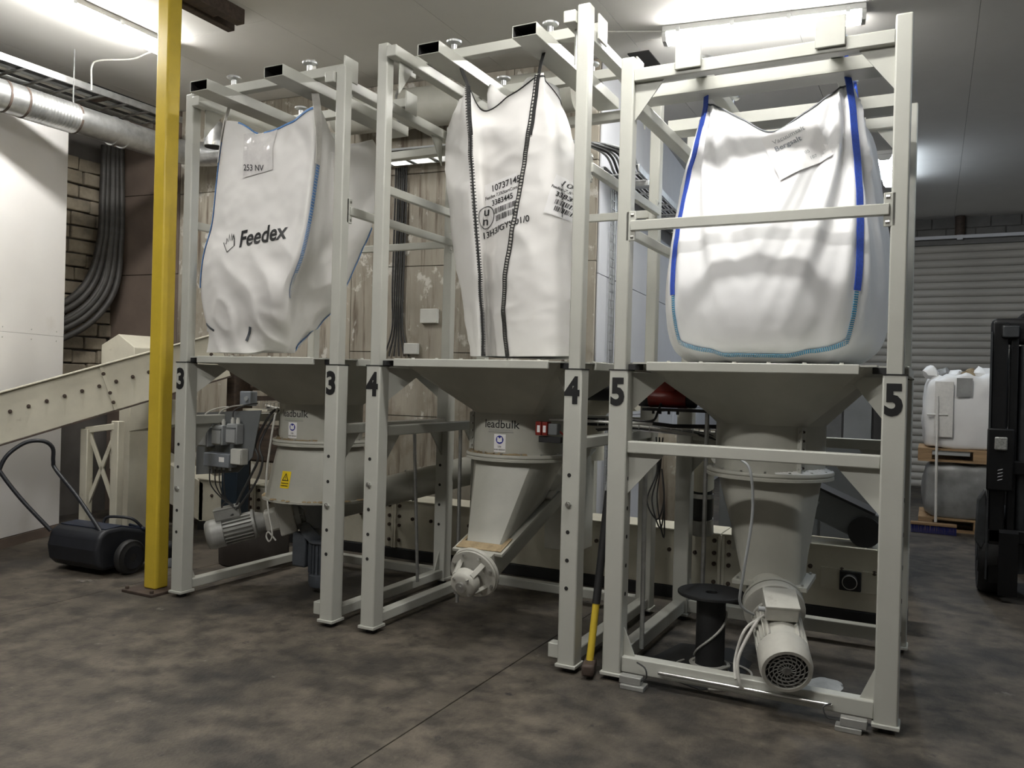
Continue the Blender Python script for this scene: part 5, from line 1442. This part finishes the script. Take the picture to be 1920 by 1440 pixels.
MB(WA).cyl((.785, .44, .2), (.785, .44, 3.25), .016, n=10).build('conduit', GALV, t)
# black cables up the plywood wall
for i in range(6):
    s_ = -1.16 + .022 * i
    cable('wall_cable', [WA((s_, -.02, 3.42)), WA((s_ + .006 * (i % 2), -.022, 2.9)), WA((s_ - .005, -.02, 2.3)), WA((s_ + .004, -.022, 1.95)), WA((s_ + .03 * (i - 2.5), -.02, 1.70))], .008, CABK,
          ('leftmost', 'second', 'third', 'fourth', 'fifth', 'rightmost')[i] + ' of the black cables running down the plywood wall', group='cables on the plywood wall')
for i, (s_, z_, w_, h_) in enumerate(((-.86, 2.0, .17, .13), (-1.02, 1.72, .14, .10))):
    o = MB(WA).box(s_, s_ + w_, -.045, 0, z_, z_ + h_).build('wall_socket', BOXW, None, bev=.006, loc=WA((s_, 0, z_)))
    tag(o, ('upper dusty white socket box on the plywood wall', 'lower dusty white socket box on the plywood wall')[i], 'socket box')

# ---------------------------------------------------------------- far end: bags on pallets, broom, forklift
def pallet(c, z, label):
    t = thing('pallet', (c[0], c[1], z), label, 'pallet', 'wooden pallets')
    for i in range(7): MB().box(c[0] - .6, c[0] + .6, c[1] - .4 + i * .122, c[1] - .4 + i * .122 + .095, z + .122, z + .144).build('deck_board', WOOD, t, bev=.002, seg=1)
    for x_ in (-.53, 0, .53):
        for y_ in (-.35, 0, .35): MB().box(c[0] + x_ - .07, c[0] + x_ + .07, c[1] + y_ - .05, c[1] + y_ + .05, z + .022, z + .10).build('block', WOOD, t, bev=.003, seg=1)
        MB().box(c[0] + x_ - .07, c[0] + x_ + .07, c[1] - .4, c[1] + .43, z + .10, z + .122).build('stringer', WOOD, t)
    for y_ in (-.35, 0, .35): MB().box(c[0] - .6, c[0] + .6, c[1] + y_ - .05, c[1] + y_ + .05, z, z + .022).build('bottom_board', WOOD, t)
    return t
def sack(c, z, h, hw, hd, mt, label, lumpy):
    t = thing('bulk_sack', (c[0], c[1], z), label, 'bulk bag', 'bulk bags stacked on pallets')
    rows = []
    for zz, f in ((.0, .86), (.04, .96), (.25, 1.0), (.5, 1.01), (.75, .99), (.90, .95), (.97, .86), (1.0, .6)):
        ring = []
        for k in range(16):
            a = 2 * math.pi * k / 16; cc, s_ = math.cos(a), math.sin(a); m = max(abs(cc), abs(s_))
            q = f * (.35 + .65 / m * .92)
            ring.append((c[0] + hw * cc * q, c[1] + hd * s_ * q, z + zz * h))
        rows.append(ring)
    b = Bag(rows)
    b.mesh(72, 40, lambda p, u, v: .02 * fbm(p, 3.5) + lumpy * max(0, v - 5.2) * noise.noise(V(p) * 7))
    b.nv = b.nv
    o = b.build('sack_body', mt, t)
    top = [V(p) for p in b.P[-1]]
    MB().add(top + [sum(top, V()) / len(top)], [(i, (i + 1) % len(top), len(top)) for i in range(len(top))]).build('sack_top', mt, t)
    return t, b
pallet((3.46, 6.55), 0, 'wooden pallet on the floor under the wrapped sack')
sack((3.46, 6.55), .144, .60, .60, .42, SHRINK, 'dark shrink-wrapped sack on the lower pallet at the far end', .01)
pallet((3.44, 6.55), .750, 'wooden pallet carrying the upper white sack')
ts, bs = sack((3.44, 6.55), .894, .80, .60, .42, BAGM, 'white bulk sack on the upper pallet with crumpled top', .05)
MB().box(2.99, 3.17, 6.122, 6.132, 1.02, 1.62).build('side_flap', CLOTHW, ts, bev=.003)
decal('sack_label', rect_pts(.15, .20), SHRINK, ts, (3.27, 6.125, 1.56), (1, 0, 0), (0, 0, 1), lift=.004)
for i in range(9):
    cxx = 2.95 + i * .125; r_ = random.uniform(.05, .10)
    b = MB().lathe([(0, 0), (r_, .02), (r_ * 1.1, .07), (r_ * .6, .12), (0, .135)], (cxx, 6.30 + random.uniform(-.03, .2), 1.62 + random.uniform(0, .05)), n=14)
    b.v = [p + V((.05 * noise.noise(p * 12), .05 * noise.noise(p * 12 + V((5, 5, 5))), .06 * noise.noise(p * 10 + V((9, 0, 0))))) for p in b.v]
    b.build('crumpled_top', (BAGM, SHRINK, BAGM, DUST)[i % 4], ts)
t = thing('broom', (3.02, 6.0, 0), 'broom with blue bristles leaning on the stacked sacks', 'broom')
MB().cyl((3.03, 5.96, .12), (3.015, 6.115, 1.46), .014, n=12).build('stick', CLOTHW, t)
MB().box(2.79, 3.23, 5.90, 5.98, .085, .115).build('head', WOOD, t, bev=.006)
br = MB()
for i in range(40):
    for j in range(3):
        x_ = 2.80 + i * .0108; br.cyl((x_, 5.91 + j * .03, .003), (x_ + random.uniform(-.004, .004), 5.915 + j * .028, .088), .004, n=5)
ob_ = br.build('bristles', BROOM, t); ob_['kind'] = 'stuff'
MB().cyl((2.92, 6.118, 1.26), (3.12, 6.118, 1.262), .012, n=10).build('cross_pin', CLOTHW, t)
# pipe rail and hanger on the far wall
t = thing('wall_conduit', (3.4, 10.4, 3.92), 'pale conduit rail along the far wall above the shutter', 'conduit')
MB().box(2.4, 7.3, 10.36, 10.42, 3.86, 3.91).build('rail', WALLW, t, bev=.004)
MB().cyl((3.28, 10.39, 3.91), (3.28, 10.39, ZC), .07, n=16).build('red_hanger', RUST, t)
MB().box(3.24, 3.32, 10.35, 10.43, 3.84, 3.93).build('clip', WALLW, t)
# forklift
t = thing('forklift', (3.8, 3.3, 0), 'black forklift parked at the right edge of the picture', 'forklift')
for x_ in (3.395, 4.12):
    MB().box(x_ - .045, x_ + .055, 3.0, 3.16, .12, 2.02).build('mast_rail', FORK, t, bev=.010)
    MB().box(x_ - .058, x_ - .046, 2.99, 3.04, .15, 1.95).build('rail_edge', FORK2, t)
    MB().box(x_ + .07, x_ + .12, 3.02, 3.14, .12, 1.9).build('inner_rail', FORK, t, bev=.006)
    MB().cyl((x_ + .16, 3.10, .2), (x_ + .16, 3.10, 1.85), .035, n=16).build('lift_cylinder', FORK2, t)
MB().box(3.34, 4.20, 3.02, 3.14, 1.86, 2.05).build('mast_head', FORK, t, bev=.04, seg=3)
hl = MB().box(3.40, 3.52, 2.975, 3.02, 1.90, 2.0).build('work_light', FORK, t, bev=.02)
MB().box(3.41, 3.51, 2.968, 2.978, 1.91, 1.99).build('light_lens', FORK2, hl, bev=.008)
MB().box(3.34, 4.20, 3.0, 3.06, .92, 1.02).build('carriage_bar', FORK, t, bev=.01)
MB().box(3.34, 4.20, 3.0, 3.06, .42, .52).build('carriage_bar', FORK, t, bev=.01)
for x_ in (3.42, 3.95): 
    MB().prism([(x_, 3.0, .52), (x_, 3.0, .06), (x_, 2.96, .05), (x_, 2.96, .50)], (.12, 0, 0)).build('fork_shank', FORK, t)
rl = MB().box(3.375, 3.455, 2.945, 2.965, 1.095, 1.190).build('reflector', REFL, t, bev=.02, seg=3)
MB().box(3.33, 3.50, 2.966, 3.0, .80, 1.25).build('light_panel', FORK, t, bev=.012)
for i in range(4):
    decal('stripe_mark', ([(-.02, -.006, 0), (.014, .004, 0), (.02, .010, 0), (-.014, 0, 0)], [(0, 1, 2, 3)]), PAPER, t, (3.415, 2.966, .88 + .024 * i), (.9, 0, 0), (0, 0, 1), lift=.001)
MB().prism([(3.28, 3.0, .72), (3.33, 3.0, .80), (3.36, 3.0, .45), (3.31, 3.0, .36), (3.27, 3.0, .42)], (0, .12, 0)).build('fender', FORK2, t, bev=.01)
MB().box(3.55, 4.1, 3.2, 4.9, .30, 1.05).build('chassis', FORK, t, bev=.05, seg=3)
MB().box(3.5, 4.2, 4.2, 5.1, .30, 1.15).build('counterweight', FORK, t, bev=.08, seg=3)
for x_ in (3.53, 4.17):
    for y_ in (3.3, 4.75):
        MB().beam((x_, y_, 1.0), (x_ + (.08 if x_ < 3.8 else -.08), y_ + (.25 if y_ < 4 else -.2), 2.08), .05, .05).build('guard_post', FORK, t, bev=.01)
MB().box(3.56, 4.14, 3.45, 4.62, 2.06, 2.12).build('guard_roof', FORK, t, bev=.01)
MB().box(3.66, 4.02, 3.95, 4.35, 1.05, 1.25).build('seat', RUBBER, t, bev=.04)
for x_, y_, r_ in ((3.30, 3.32, .33), (4.02, 3.32, .33), (3.42, 4.65, .26), (4.0, 4.65, .26)):
    wh = MB().lathe([(0, 0), (r_ * .55, 0), (r_ * .6, .02), (r_ * .93, .0), (r_, .03), (r_, .19), (r_ * .93, .22), (0, .22)], (x_, y_, r_), (1, 0, 0), n=40).build('wheel', RUBBER, t)
    MB().cyl((x_ - .006, y_, r_), (x_ + .01, y_, r_), r_ * .32, n=20).build('hub', FORK2, wh)
